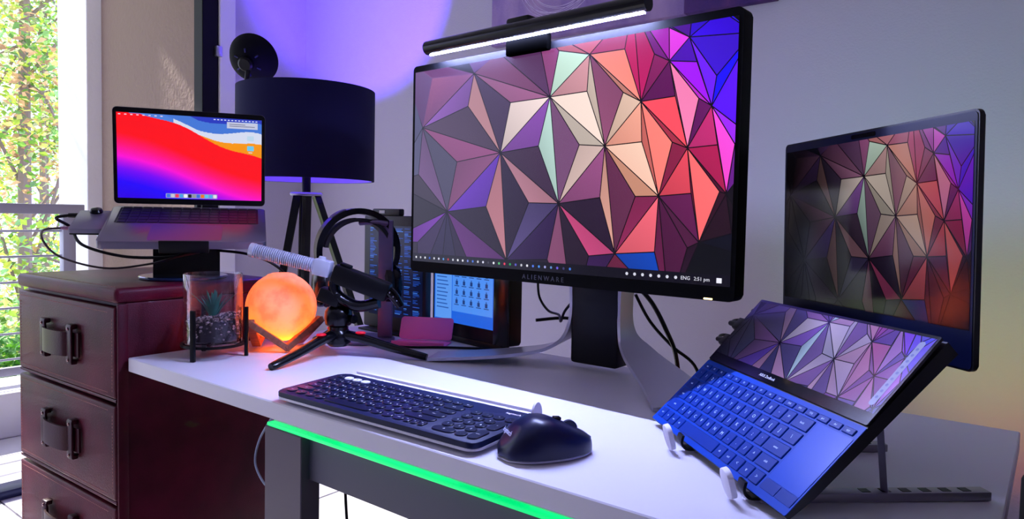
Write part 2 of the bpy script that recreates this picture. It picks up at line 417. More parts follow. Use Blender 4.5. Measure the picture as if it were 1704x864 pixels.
WF = '''A B a1 b46a9c|B E a1 ecd6d2|A E a1 42304f|A D a2 8c58b4|A E a2 d89aa2|D E a2 4c3a52|A D a3 c07aa2|D T1 a3 646494|A T1 a3 7a4684|B C a4 d89aa2|B F a4 f0d8cc|C F a4 f0d8c8
B C a5 cdeedc|B T2 a5 9c4a86|C T2 a5 e87c86|C F a6 8e4c70|F G a6 f2ccb6|C G a6 ec9a88|C G a7 fb8a7c|C T3 a7 b23c6c|G T3 a7 c41c62|B F a8 ead8ca|F M a8 ecccc4|B M a8 744a72|B E a9 8a4cb0|E M a9 402a46|B M a9 cdf0e6
D E a10 a4568e|E L a10 8a4e7c|D L a10 565270|F G a11 fba892|F N a11 fbc8b2|G N a11 f47a72|G J a12 d03a58|J N a12 a02450|G N a12 ff7e74|G H a13 5c0e54|H J a13 f06ab4|G J a13 f04c5c|H I a14 d22ce8|I J a14 6a1666|H J a14 f27eb2
G H a15 8a1a62|G T3 a15 b81660|H T3 a15 7a1484|H I a16 9c14f4|H K a16 4a06b4|I K a16 7c20ff|E L a17 6a34c0|L P a17 2c2036|E P a17 c8828e|E M a18 c48698|E P a18 281a34|M P a18 52447a|F M a19 985084|M O a19 2c1a34|F O a19 eaaa9a
F N a20 f8ae90|N O a20 9a2a5e|F O a20 602a4a|M O a21 d44c84|O U3 a21 3c1c56|M U3 a21 2a1a30|M P a22 321a50|M U3 a22 9a5680|P U3 a22 241630|N O a23 ff6a7c|O U4 a23 0a4ac8|N U4 a23 6c1c4c|J N a24 f04c60|N R a24 6e1e5a|J R a24 8a1446|J R a25 ff6a6c|J Q a25 5e1038|Q R a25 3a1028
J Q a27 b01c54|I Q a27 f23cd0|I J a27 c42c74|N R a26 5c1e4a|N U4 a26 4a143c|R U4 a26 280c24|A T2 b1 8c4a7a|B T2 b1 6a3a70|A B b1 743e66|A T0 b4 3c2446|T0 T2 b4 e8a2a0|A T2 b4 6a3c82|C T2 T3 d86a80|H T3 b5 a41cb0|K T3 b5 4c0aa4|H K b5 e03ce6
K T4 b2 3408d8|T4 T5 b2 2a00ff|K T5 b2 3a04f0|K T5 b3 4a14ff|I T5 b3 1c0cff|I K b3 6a1cff|D L c1 6a4c78|D U1 c1 4a4a6a|L U1 c1 38303e|L U8 c6 7a3ab0|U1 L U8 2e2a34|U5 U8 c6 2a2232|L U5 c6 382a50|L U2 c2 2a2444|L U5 c2 30284c|L P c3 5c2c70|L U2 c3 2c2040|P U2 c3 241a30
I U6 c4 9c28ff|I Q c4 ff4ad8|Q U6 c4 6a1c8c|Q U7 c5 1a0c18|R Q c5 2a0e20|R U7 c5 0a0c20|R U7 U4 06080f|D T1 b6 5c5c84|D U1 b6 54547c|P U2 U3 1c1428|I T5 U6 5a12ff|K T3 T4 5c12b4|Q U6 U7 120a16|A D T1 7a4a86|O U3 U4 6a2040'''.replace('\n', '|').split('|')
def wallpaper(x0, z0, sx, sz, v0=0., v1=1., line=.0022, dim=None, y=-.0004, axes='xz', tint=None):
    out = []
    for w in WF:
        a, b_, c, h = w.split()
        p = [np.array(WV[k]) * (1.78, 1) for k in (a, b_, c)]
        l = [np.linalg.norm(p[1] - p[2]), np.linalg.norm(p[0] - p[2]), np.linalg.norm(p[0] - p[1])]
        per = sum(l); inc = (l[0] * p[0] + l[1] * p[1] + l[2] * p[2]) / per
        ar = abs((p[1][0] - p[0][0]) * (p[2][1] - p[0][1]) - (p[1][1] - p[0][1]) * (p[2][0] - p[0][0])) / 2
        k = max(0, 1 - line / (2 * ar / per + 1e-9))
        q = [(inc + (v - inc) * k) / (1.78, 1) for v in p]
        q = clip([(v[0], (v[1] - v0) / (v1 - v0)) for v in q])
        if not q: continue
        base = [int(h[i:i + 2], 16) for i in (0, 2, 4)]
        cols = []
        for v in q:
            f = 1 + .22 * math.sin(9 * v[0] + 5 * v[1] + ar * 200) * .6 - .06
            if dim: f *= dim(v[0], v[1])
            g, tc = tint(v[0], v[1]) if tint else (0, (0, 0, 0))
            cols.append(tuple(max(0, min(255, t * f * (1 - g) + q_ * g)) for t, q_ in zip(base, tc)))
        pts = [(x0 + v[0] * sx, y, z0 + v[1] * sz) if axes == 'xz' else (x0 + v[0] * sx, z0 + v[1] * sz, y) for v in q]
        out.append((pts, cols))
    return out
def rect(x0, z0, x1, z1, c, y=-.0006): return ([(x0, y, z0), (x1, y, z0), (x1, y, z1), (x0, y, z1)], c)
MM = T(-.6224, .8786, .1739) @ RZ(-.0537) @ RX(-.0032)
mon = thing('computer_monitor', 'large black monitor showing a faceted pink and purple triangle wallpaper', 'monitor', MM)
MB().prism(rrect(-.306, 0, .306, .367, .008), 0, .028, RX(PI / 2) @ Matrix.Diagonal((1, 1, -1, 1)), .002).done('panel_housing', mat('bezel_black', (3, 3, 5), .6, spec=.08), mon)
MB().prism(rrect(-.27, .03, .27, .33, .05), .028, .055, RX(PI / 2) @ Matrix.Diagonal((1, 1, -1, 1)), .012).done('rear_shell', mat('white_shell', (190, 190, 198), .5), mon)
scr = colmesh('screen', [rect(-.3, .019, .3, .356, (6, 4, 9), -.0003)] + wallpaper(-.3, .019, .6, .337), m_scr, mon)
ic = []
icol = [(235, 235, 245), (190, 190, 200), (225, 225, 235), (40, 90, 200), (210, 210, 220), (220, 220, 240), (90, 150, 220), (180, 50, 50), (200, 200, 215), (240, 240, 250), (230, 230, 240), (120, 140, 220), (70, 120, 220), (200, 200, 210), (220, 220, 240), (60, 60, 70), (240, 240, 250), (90, 200, 120), (235, 60, 90), (40, 160, 90), (90, 90, 200), (200, 200, 210), (230, 230, 240), (80, 120, 230), (70, 140, 230), (160, 160, 220), (90, 140, 200), (110, 90, 220), (60, 60, 110), (60, 120, 220)]
for k, c in enumerate(icol):
    x = -.290 + k * .0118; r = .0021
    ic.append(([(x + r * math.cos(a), -.0010, .0262 + r * math.sin(a)) for a in [i * PI / 4 + (PI / 8 if k % 2 else 0) for i in range(8)]], c))
for k in range(7):
    x = .150 + k * .0125; r = .0024
    ic.append(([(x + r * math.cos(a), -.0010, .0262 + r * math.sin(a)) for a in [i * PI / 3 for i in range(6)]], (215, 215, 230)))
ic.append(([(.282, -.001, .023), (.289, -.001, .023), (.289, -.001, .0295), (.282, -.001, .0295)], (240, 240, 255)))
tag(colmesh('taskbar', [rect(-.3, .019, .3, .0335, (10, 8, 22), -.0007)] + ic, m_scr, mon), kind='stuff')
m_white_emit = mat('screen_white_text', (5, 5, 5), .3, emit=((225, 225, 240), .9))
for s, x in (('ENG', .239), ('2:51 pm', .262)):
    put('clock_text', txt(s, .0068, m_white_emit), mon, T(x, -.0012, .0262) @ RX(PI / 2))
put('maker_name', txt('A L I E N W A R E', .0105, mat('dim_grey_print', (74, 74, 86), .4)), mon, T(0, -.0004, .0085) @ RX(PI / 2))
MB().box((.265, -.001, .0008), (.277, .004, .003), bev=.0006).done('power_light', mat('amber_light', (255, 220, 160), .4, emit=((255, 214, 140), 3)), mon)
MB().cyl((.0, .05, .19), (-.035, .185, .19), .035, seg=24).done('arm', BLK, mon)
# stand: column with two spread sheet-metal feet
cx0, cx1, cyf, cyb = -.697, -.600, 1.075, 1.125
MB().box((cx0, cyf, .012), (cx1, cyb - .004, .42), bev=.006).done('column', BLK, mon, True)
def foot(front, back, name='foot', th=.006):
    A = smooth_path(front, 8); Bk = smooth_path(back, 8); rows = []
    for i, (p, q) in enumerate(zip(A, Bk)):
        t = (A[min(i + 1, len(A) - 1)] - A[max(i - 1, 0)]).normalized(); n = t.cross((q - p).normalized()).normalized()
        sg = 1 if front[-1][0] > front[0][0] else -1
        if n.x * sg + n.z * .6 < 0: n = -n
        rows.append([p, q, q + n * th, p + n * th])
    return MB().grid(rows).done(name, SILV, mon, True)
foot([(cx1, cyf, .42), (cx1, cyf, .20), (cx1, cyf, .085), (cx1 + .03, cyf - .035, .045), (cx1 + .10, .975, .016), (-.446, .908, .002)],
     [(cx1, cyb, .42), (cx1, cyb, .20), (cx1, cyb, .085), (cx1 + .05, cyb - .012, .045), (cx1 + .14, 1.07, .016), (-.388, .995, .002)])
foot([(cx0, cyf, .42), (cx0, cyf, .20), (cx0, cyf, .085), (cx0 - .03, cyf - .02, .035), (cx0 - .11, 1.005, .014), (-.925, .938, .002)],
     [(cx0, cyb, .42), (cx0, cyb, .20), (cx0, cyb, .085), (cx0 - .05, cyb - .005, .035), (cx0 - .14, 1.08, .014), (-.955, 1.0, .002)])

# light bar clipped on the monitor
bar = thing('light_bar', 'slim black light bar with a glowing white strip clipped on the monitor top', 'lamp', MM @ T(-.034, 0, .367))
MB().tube([(-.216, -.018, .022), (.216, -.018, .022)], .0118, 20, smooth=False).done('housing', BLK2, bar)
MB().box((-.208, -.0230, .0085), (.208, -.0150, .0118), M=T(0, -.018, .022) @ RX(.30) @ T(0, .018, -.022)).done('diffuser', mat('white_led', (255, 255, 255), .4, emit=((178, 188, 255), 860)), bar)
MB().box((-.035, -.021, .012), (.012, .006, .042), bev=.005).done('clip', BLK, bar)
MB().box((-.042, -.012, -.014), (.042, -.0008, .012), bev=.003).done('clip_hook', mat('matte_black', (1, 1, 1), .9, spec=0), bar)
MB().box((-.022, .0, .014), (.006, .034, .040), bev=.006).done('counterweight', BLK, bar)

# ================================================================ KEYBOARD (380 x 158 mm)
KB = T(-.8957, .5887, .004) @ RZ(.0227) @ T(0, .004, 0) @ RX(.035) @ Matrix.Diagonal((1, 1, .8, 1))
kb = thing('keyboard', 'dark blue full size keyboard with round keys on the front of the desk', 'keyboard', KB)
m_kb = mat('navy_board', (12, 24, 66), .45, spec=.3); m_key = mat('navy_key', (9, 17, 50), .32, spec=.4); m_kleg = mat('key_print', (226, 230, 250), .6, emit=((226, 230, 250), .12))
m_rub = mat('pale_rubber', (228, 226, 244), .5)
MB().prism(rrect(0, 0, .380, .158, .016), .001, .0052, None, .001).done('base_plate', m_rub, kb)
MB().prism(rrect(.0005, .0005, .3795, .131, .014), .0054, .0142, None, .0016).done('top_plate', m_kb, kb)
# device cradle along the back, raised lip with round ends
MB().box((.012, .134, .0085), (.368, .154, .0105)).done('cradle_tray', m_rub, kb)
lip = []
for k in range(13):
    a = PI * k / 12; lip.append((.0105 * math.cos(a), .022 * math.sin(a)))
MB().prism([(.012, 0), (.368, 0), (.368, .006), (.012, .006)], .146, .155, RX(PI / 2) @ Matrix.Diagonal((1, 1, -1, 1)) @ T(0, .009, 0), .001).done('cradle_lip', m_rub, kb)
MB().prism([(y, z) for y, z in lip], .366, .3695, T(0, .143, .009) @ Matrix(((0, 0, 1, 0), (1, 0, 0, 0), (0, 1, 0, 0), (0, 0, 0, 1)))).done('cradle_end', m_rub, kb)
KEYM = {}
def kmesh(w, h, r, m, th=.0022, taper=.0008):
    k = (round(w, 5), round(h, 5), r, m.name)
    if k not in KEYM:
        b = MB(); b.prism(rrect(-w / 2, -h / 2, w / 2, h / 2, min(r, w / 2 - 1e-5, h / 2 - 1e-5), 4), 0, th, None, taper, 1)
        KEYM[k] = b.mesh('key', m, 40)
    return KEYM[k]
def key(parent, x, y, z, w, h, r, m, leg=None, ls=.004, lm=None, th=.0022, lab=None, dx=0, dy=0):
    o = put('key', kmesh(w, h, r, m, th), parent, T(x, y, z))
    if leg: put('legend', txt(leg, ls, lm), o, T(dx, dy, th + .00005))
    return o
U = .01855
rows = [
    (.106, .0125, [(1, 'esc'), (1, '1', 'w'), (1, '2', 'w'), (1, '3', 'w')] + [(1, c) for c in ('F4', 'F5', 'F6', 'F7', 'F8', 'F9', 'F10', 'F11', 'F12', 'ins', 'del')]),
    (.0885, .0155, [(1, c) for c in '`1234567890-='] + [(2, 'back')]),
    (.0700, .0155, [(1.5, 'tab')] + [(1, c) for c in 'QWERTYUIOP[]'] + [(1.5, '\\')]),
    (.0515, .0155, [(1.75, 'caps')] + [(1, c) for c in "ASDFGHJKL;'"] + [(2.25, 'enter')]),
    (.0330, .0155, [(2.0, 'shift')] + [(1, c) for c in 'ZXCVBNM,./'] + [(3.0, 'shift')]),
    (.0145, .0155, [(1.15, 'ctrl'), (1.15, 'fn'), (1.15, 'opt'), (1.15, 'cmd'), (5.1, None), (1.1, 'alt'), (1.1, 'fn'), (1.1, 'ctrl'), (.67, '<'), (.67, 'v'), (.66, '>')])]
for y, h, ks in rows:
    x = .009
    for kk in ks:
        w = kk[0] * U; m = mat('white_key', (236, 238, 250), .4) if len(kk) > 2 else m_key
        key(kb, x + w / 2, y + .004, .0142, w - .0028, h, .0078, m, kk[1], .0046 if kk[1] and len(kk[1]) == 1 else .0032, m_kleg if len(kk) < 3 else m_key)
        x += w
nx0 = .2985
for r, (y, cs) in enumerate([(.0885, '~/*'), (.0700, '789'), (.0515, '456'), (.0330, '123')]):
    for k, c in enumerate(cs): key(kb, nx0 + .0085 + k * .0186, y + .004, .0142, .0158, .0152, .0076, m_key, c, .0048, m_kleg)
key(kb, nx0 + .0085 + 3 * .0186, .0925, .0142, .0158, .0152, .0076, m_key, '-', .0048, m_kleg)
key(kb, nx0 + .0085 + 3 * .0186, .0648, .0142, .0158, .033, .0076, m_key, '+', .0048, m_kleg)
key(kb, nx0 + .0178, .0185, .0142, .0345, .0152, .0076, m_key, '0', .0048, m_kleg)
key(kb, nx0 + .0085 + 2 * .0186, .0185, .0142, .0158, .0152, .0076, m_key, '.', .0048, m_kleg)
key(kb, nx0 + .0085 + 3 * .0186, .0278, .0142, .0158, .033, .0076, m_key, 'enter', .003, m_kleg)
put('maker_name', txt('logitech', .0075, mat('pale_print', (230, 226, 250), .5, emit=((230, 226, 250), .2))), kb, T(.349, .1175, .0144))
for x in (.03, .35): MB().box((x - .012, .01, -.0038), (x + .012, .018, .001)).done('rubber_foot', BLK, kb); MB().box((x - .012, .14, -.0086), (x + .012, .15, .001)).done('rubber_foot', BLK, kb)

# ================================================================ MOUSE
MS = T(-.464, .668, .0003) @ RZ(-.585)
ms = thing('computer_mouse', 'dark blue sculpted mouse right of the keyboard', 'mouse', MS)
m_ms = mat('navy_mouse', (6, 13, 52), .3, spec=.4); m_ms2 = mat('mouse_side', (7, 9, 20), .5)
def hump(sc, z0, wmul, name, m, top=True):
    rows = []
    n = 22
    for i in range(n + 1):
        t = i / n; y = -.058 + .116 * t
        w = (.037 * (1 - abs(2 * t - 1) ** (2.6 if t < .5 else 2.1)) ** .5 * (1.06 - .16 * t) + .0015) * wmul
        h = float(np.interp(t, [0, .08, .2, .34, .48, .7, .9, 1], [.006, .017, .034, .0425, .0415, .031, .0195, .011])) * sc
        row = []
        for k in range(25):
            a = PI * k / 24; c, s_ = math.cos(a), math.sin(a)
            x = -w * (abs(c) ** .75) * (1 if c > 0 else -1)
            z = z0 + h * abs(s_) ** .72 * (1 + .10 * (-c)) if top else z0 + h * abs(s_) ** .3
            row.append((x, y, z))
        row.append((w * .9, y, z0)); row.append((-w * .9, y, z0))
        rows.append(row)
    return MB().grid(rows).done(name, m, ms, smooth=50)
hump(1.0, .0045, 1.0, 'shell', m_ms)
hump(.12, .0008, .90, 'base', m_rub, False)  # pale colour stands in for the light reflected beneath the dark mouse
MB().tube([(-.0335, -.01, .016), (-.036, .012, .0135), (-.031, .04, .015)], lambda t: (.0035, .006), 8).done('thumb_grip', m_ms2, ms)
wh = MB(); wh.lathe([(.0001, -.0035), (.0085, -.0035), (.0105, -.002), (.0105, .002), (.0085, .0035), (.0001, .0035)], 28, T(.002, .028, .0275) @ RY(PI / 2)); wh.done('scroll_wheel', mat('wheel_rubber', (40, 46, 70), .35, .3), ms)
MB().box((-.002, .004, .0405), (.006, .013, .0442), M=RX(-.10), bev=.001).done('mode_button', BLK2, ms)
for y in (-.004, .012): MB().box((-.0335, y, .024), (-.029, y + .013, .029), M=RY(.3) @ T(-.0045, 0, -.009), bev=.0012).done('side_button', BLK2, ms)
put('maker_name', txt('logitech', .0085, mat('mouse_print', (210, 216, 250), .5, emit=((210, 216, 250), .12))), ms, T(-.004, -.0455, .0285) @ RX(.93))

# ================================================================ DUAL SCREEN LAPTOP ON RISER (324 x 222 mm)
ZM = T(-.4223, .8579, .0098) @ RZ(-.7282) @ RX(.7721) @ RY(-.0159)
zb = thing('dual_screen_laptop', 'blue laptop with a second touch screen above its keyboard, tilted on a riser', 'laptop', ZM)
m_zb = mat('celestial_blue_metal', (0, 66, 176), .4, 0, spec=.2); m_zk = mat('blue_key', (0, 50, 142), .4, 0, spec=.2); m_zl = mat('key_letter', (190, 214, 255), .5, emit=((170, 200, 255), .25))
m_zd = mat('dark_edge', (6, 7, 14), .4)
prof = [(0, -.0006), (.0, -.0055), (.03, -.010), (.222, -.0165), (.222, -.0006)]
YZX = Matrix(((0, 0, 1, 0), (1, 0, 0, 0), (0, 1, 0, 0), (0, 0, 0, 1)))   # profile (y,z) swept along x
MB().prism(prof, 0, .324, YZX).done('base', m_zd, zb, smooth=0)
MB().prism(rrect(.0002, .0002, .3238, .1105, .002), -.0008, 0, None).done('keyboard_deck', m_zb, zb)
m_pad = mat('pad_glass', (8, 8, 20), .16, attr=.75, spec=.6)
pd = put('second_screen', None, zb, T(0, .112, 0) @ RX(.045))
MB().prism(rrect(.001, 0, .323, .1095, .002), -.0012, .0016, None).done('glass', mat('pad_bezel', (5, 6, 14), .15), pd)
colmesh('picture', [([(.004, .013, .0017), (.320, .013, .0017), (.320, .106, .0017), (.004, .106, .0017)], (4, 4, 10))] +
        wallpaper(.004, .013, .316, .093, .325, .83, .003, lambda u, v: min(1, .08 + 1.7 * u) if u < .55 else .95, .0019, 'xy', lambda u, v: (min(.55, .06 + .55 * u), (100, 108, 250))), m_pad, pd)  # viewing-angle wash painted into the picture: dark at left, blue haze at right
colmesh('side_dock', [([(x, y, .0022) for x, y in rrect(.305, .02, .313, .1, .0038)], (150, 160, 235))] +
        [([(.309 + .0018 * math.cos(a), .03 + k * .0075, .0023 + 0 * a) if False else (.309 + .0018 * math.cos(a), .03 + k * .0075 + .0018 * math.sin(a), .0024) for a in [i * PI / 4 for i in range(8)]], (110, 124, 220)) for k in range(9)], m_pad, pd)
put('maker_name', txt('ASUS ZenBook', .0052, mat('pad_print', (200, 205, 225), .5, emit=((200, 205, 225), .3))), pd, T(.143, .0065, .0018))
# keys: narrow full-width function row, then the main block, touchpad at right
x = .0055
fn = ['esc', 'F1', 'F2', 'F3', 'F4', 'F5', 'F6', 'F7', 'F8', 'F9', 'F10', 'F11', 'F12', 'prt', 'del', 'app']
for k, c in enumerate(fn):
    w = .0196; key(zb, x + w / 2, .1005, 0, w - .0026, .0074, .0012, m_zk, c, .0034, m_zl, .0014); x += w
zr = [(.0870, [(1, '`')] + [(1, c) for c in '1234567890-='] + [(1.75, 'back')]),
      (.0690, [(1.3, 'tab')] + [(1, c) for c in 'QWERTYUIOP[]'] + [(1.45, '\\')]),
      (.0510, [(1.55, 'caps')] + [(1, c) for c in "ASDFGHJKL;'"] + [(2.2, 'enter')]),
      (.0330, [(2.0, 'shift')] + [(1, c) for c in 'ZXCVBNM,./'] + [(1, '^'), (1.75, 'shift')]),
      (.0150, [(1, 'ctrl'), (1, 'fn'), (1, 'win'), (1, 'alt'), (5.2, None), (1.1, 'alt'), (1.1, 'ctrl'), (1.12, '<'), (1.12, 'v'), (1.11, '>')])]
for y, ks in zr:
    x = .0055; u = .2605 / sum(k[0] for k in ks)
    for w_, c in ks:
        w = w_ * u
        key(zb, x + w / 2, y, 0, w - .0024, .0152, .0012, m_zk, c, .0062 if c and len(c) == 1 else .0036, m_zl, .0014, dx=0 if c and len(c) == 1 else 0)
        x += w
MB().prism(rrect(.2685, .021, .3215, .0945, .001), 0, .0004, None).done('touchpad', mat('touchpad_glass', (0, 72, 190), .3, spec=.25), zb)
for x0 in (.2685, .2955): MB().prism(rrect(x0, .0085, x0 + .0258, .0202, .0008), 0, .0006, None).done('touchpad_button', m_zk, zb)
# lid
LM = T(0, .2215, -.0407) @ RX(-.7583)
lid = put('lid', MB().prism(rrect(0, 0, .324, .246, .006), 0, .006, RX(PI / 2) @ Matrix.Diagonal((1, 1, -1, 1)), .001).mesh('lid', m_zd), zb, LM)
MB().prism(rrect(.002, .002, .322, .244, .005), -.0006, 0, RX(PI / 2) @ Matrix.Diagonal((1, 1, -1, 1))).done('bezel', mat('lid_bezel_blue', (5, 15, 52), .35, spec=.3), lid)
colmesh('display', [rect(.005, .039, .319, .235, (7, 7, 12), -.0008)] + wallpaper(.005, .039, .314, .196, 0, 1, .0028, lambda u, v: max(.10, min(1, (u - .08) * 2.4)) * (.55 + .6 * v), -.0010, 'xz', lambda u, v: (.45 * math.exp(-((u - .72) / .22) ** 2 - ((v - .85) / .35) ** 2), (196, 190, 170))), m_scr_dim, lid)  # oblique darkening at left and a pale reflected haze painted into the picture
MB().prism(rrect(.141, .2375, .183, .2425, .002), .0006, .0011, RX(PI / 2)).done('camera_bar', BLK2, lid)
MB().box((.02, .001, .010), (.304, .012, .034), bev=.004).done('hinge', m_zd, lid)
# plugs on the left side
for k, (y, l, r) in enumerate(((.150, .046, .0085), (.181, .052, .0095), (.210, .026, .0095))):
    pl = thing('cable_plug', ('black plug in the left side of the blue laptop, nearest its keyboard', 'black plug with a thick moulding, middle one on the left side of the blue laptop', 'short round black plug at the rear left corner of the blue laptop')[k], 'plug', ZM @ T(0, y, -.008), 'plugs on the laptop side')
    MB().box((-l * .55, -r, -r * .6), (-.0004, r, r * .6), bev=.002).done('housing', BLK, pl)
    MB().cyl((-l * .54, 0, 0), (-l, 0, -.002), r * .55, r * .4, seg=14).done('strain_relief', BLK, pl)
    MB().tube([(-l * .98, 0, -.002), (-l - .02, .02, -.02), (-l - .01, .06, -.10 + .02 * k)], .0022, 8).done('cord', BLK, pl)

# riser: two flat bars with slots, hooks at the front, folding props
RM = T(-.4223, .8579, .0006) @ RZ(-.7282)
rs = thing('laptop_riser', 'grey folding metal riser with slotted bars under the blue laptop', 'laptop stand', RM)
m_rs = mat('riser_aluminium', (150, 146, 160), .4, .5); m_pad_w = mat('white_silicone', (232, 230, 240), .5)
for x0, x1 in ((.110, .135), (.256, .283)):
    dv = Vector((x1 - x0, .245, 0)); ang = -math.atan2(x1 - x0, .245)
    BM = T(x0, -.012, 0) @ RZ(ang)
    MB().box((-.008, .020, 0), (.008, .258, .009), bev=.001).done('bar', m_rs, rs, M=BM)
    for k in range(6): MB().box((-.0045, .125 + k * .021, .0088), (.0045, .134 + k * .021, .0094)).done('slot', BLK, rs, M=BM)
    # tilted arm under the laptop and the prop that carries it
    AM = BM @ T(0, .030, .004) @ RX(.7721)
    MB().box((-.007, .002, -.0030), (.007, .185, .0025), bev=.001).done('arm', m_rs, rs, M=AM)
    p0 = BM @ Vector((0, .150, .009)); p1 = AM @ Vector((0, .150, -.003))
    MB().tube([p0, p1], lambda t: (.0065, .0035), 4, smooth=False).done('prop', m_rs, rs)
    # front hook that stops the laptop from sliding
    hk = smooth_path([(0, .02, .004), (0, .002, .003), (0, -.012, .004), (0, -.018, .012), (0, -.0165, .021)], 5)
    rows = [[(-.0075, p.y, p.z), (.0075, p.y, p.z), (.0075, p.y + .003 * (i > 9), p.z + .003 * (i <= 9)), (-.0075, p.y + .003 * (i > 9), p.z + .003 * (i <= 9))] for i, p in enumerate(hk)]
    MB().grid(rows).done('hook', BLK, rs, M=BM @ T(0, .020, 0))
    MB().prism(rrect(-.012, .0, .012, .030, .010), 0, .006, T(0, -.0235, .004) @ RX(PI / 2 + .25), .001).done('hook_pad', m_pad_w, rs, M=BM @ T(0, .020, 0))

# ================================================================ LEFT LAPTOP, ITS STAND AND HUB
MBM = T(-1.518, .796, .283) @ RZ(1.016) @ RX(.33)
mc = thing('open_laptop', 'slim grey laptop showing a red and blue wave wallpaper on a raised stand', 'laptop', MBM)
m_al = mat('space_grey_aluminium', (116, 108, 124), .34, .75); m_mk = mat('black_key', (10, 9, 12), .45)
MB().prism(rrect(-.152, -.212, .152, -.002, .010), -.0155, 0, None, .0015).done('base', m_al, mc)
MB().prism(rrect(-.137, -.106, .137, -.010, .003), 0, .0003, None).done('key_well', BLK, mc)
for r in range(6):
    n = 14; h = .0085 if r == 5 else .0155; y = -.0975 + r * .0176 - (.003 if r == 5 else 0)
    ks = [1] * 14 if r else [1, 1, 1, 1.2, 5.2, 1.2, 1, 1, 1, 1]
    tot = sum(ks); x = -.134
    for w_ in ks:
        w = w_ * .268 / tot; key(mc, x + w / 2, y, .0003, w - .0022, h, .0015, m_mk, th=.001); x += w
MB().prism(rrect(-.067, -.204, .067, -.116, .004), 0, .0002, None).done('trackpad', mat('trackpad_grey', (104, 96, 112), .3, .5), mc)
ml = put('lid', MB().prism(rrect(-.152, .004, .152, .209, .009), 0, .0045, RX(PI / 2) @ Matrix.Diagonal((1, 1, -1, 1)), .001).mesh('lid', m_al), mc, RX(-.243) @ T(0, -.001, .001))
MB().prism(rrect(-.1515, .0045, .1515, .2085, .009), -.0005, 0, RX(PI / 2) @ Matrix.Diagonal((1, 1, -1, 1))).done('bezel', BLK2, ml)
def wave_px(u, v):
    t = .5 + .5 * math.sin(5.2 * u + .4)
    top = 1.02 - .62 * max(0, u - .16) ** 1.0 - .03 * math.sin(11 * u)        # upper rim of the red wave
    org = top + .17 * max(0, min(1, (u - .55) / .45)) + .0
    wht = org + .05 + .05 * math.sin(7 * u + 1.5)
    mag = .50 - .52 * u + .03 * math.sin(6 * u)
    if v > wht + .16: return (44, 60, 190)
    if v > wht + .04: return (70, 120, 215)
    if v > org and u > .38: return (214, 220, 240)
    if v > top and u > .50: return (246, 150, 20)
    if v > top: return (80, 130, 220)
    k = (v - mag)
    if k > .28: return (255, 20, 30)
    stops = [(-.7, (60, 0, 200)), (-.30, (40, 10, 250)), (-.14, (120, 10, 245)), (0.0, (250, 20, 215)), (.14, (255, 20, 120)), (.28, (255, 20, 30))]
    for (a, ca), (b_, cb) in zip(stops, stops[1:]):
        if k <= b_:
            q = max(0, (k - a) / (b_ - a)); return tuple(x * (1 - q) + y * q for x, y in zip(ca, cb))
    return (255, 20, 30)
NX, NY = 230, 145; pp = []
sx0, sz0, sw, sh = -.1445, .0165, .289, .181
for i in range(NX):
    for j in range(NY):
        c = wave_px((i + .5) / NX, (j + .5) / NY)
        pp.append(([(sx0 + sw * a / NX, -.0007, sz0 + sh * b_ / NY) for a, b_ in ((i, j), (i + 1, j), (i + 1, j + 1), (i, j + 1))], c))
colmesh('display', pp, mat('screen_vivid', (3, 3, 5), .2, attr=1.0), ml)
dk = [([(x, -.0009, z) for x, z in rrect(-.052, .0185, .052, .0285, .002)], (150, 150, 205))]
for k, c in enumerate([(60, 120, 230), (200, 200, 215), (240, 60, 90), (70, 160, 230), (240, 240, 245), (30, 30, 40), (150, 150, 160), (60, 110, 220), (235, 120, 40), (90, 200, 240), (80, 170, 240), (225, 225, 235)]):
    dk.append(([(x, -.0011, z) for x, z in rrect(-.050 + k * .0085, .0198, -.0430 + k * .0085, .0272, .0016)], c))
dk.append(rect(.072, .176, .136, .190, (196, 200, 225), -.0011))
dk += [rect(.077, .1845, .110, .1858, (90, 90, 120), -.0013), rect(.077, .1805, .130, .1818, (90, 90, 120), -.0013)]
for z, c in ((.150, (190, 215, 235)), (.128, (110, 200, 240))): dk.append(([(x, -.0011, q) for x, q in rrect(.114, z, .128, z + .011, .0012)], c)); dk.append(rect(.117, z - .0045, .125, z - .003, (225, 225, 240), -.0011))
for k in range(8): dk.append(rect(-.141 + k * .0115, .1925, -.1365 + k * .0115, .1945, (235, 215, 235), -.0011))
for k in range(13): dk.append(rect(.045 + k * .0072, .1925, .049 + k * .0072, .1945, (215, 220, 245), -.0011))
tag(colmesh('screen_icons', dk, MATS['screen_vivid'], ml), kind='stuff')

STZ = .1300
st = thing('laptop_stand', 'black pedestal stand with a round glass base carrying the grey laptop', 'laptop stand', T(-1.487, .762, STZ) @ RZ(1.016))
MB().lathe([(.0001, 0), (.086, 0), (.088, .002), (.088, .005), (.086, .0068), (.0001, .0068)], 56).done('base', mat('blue_glass_base', (30, 52, 96), .06, .2, coat=.6), st)
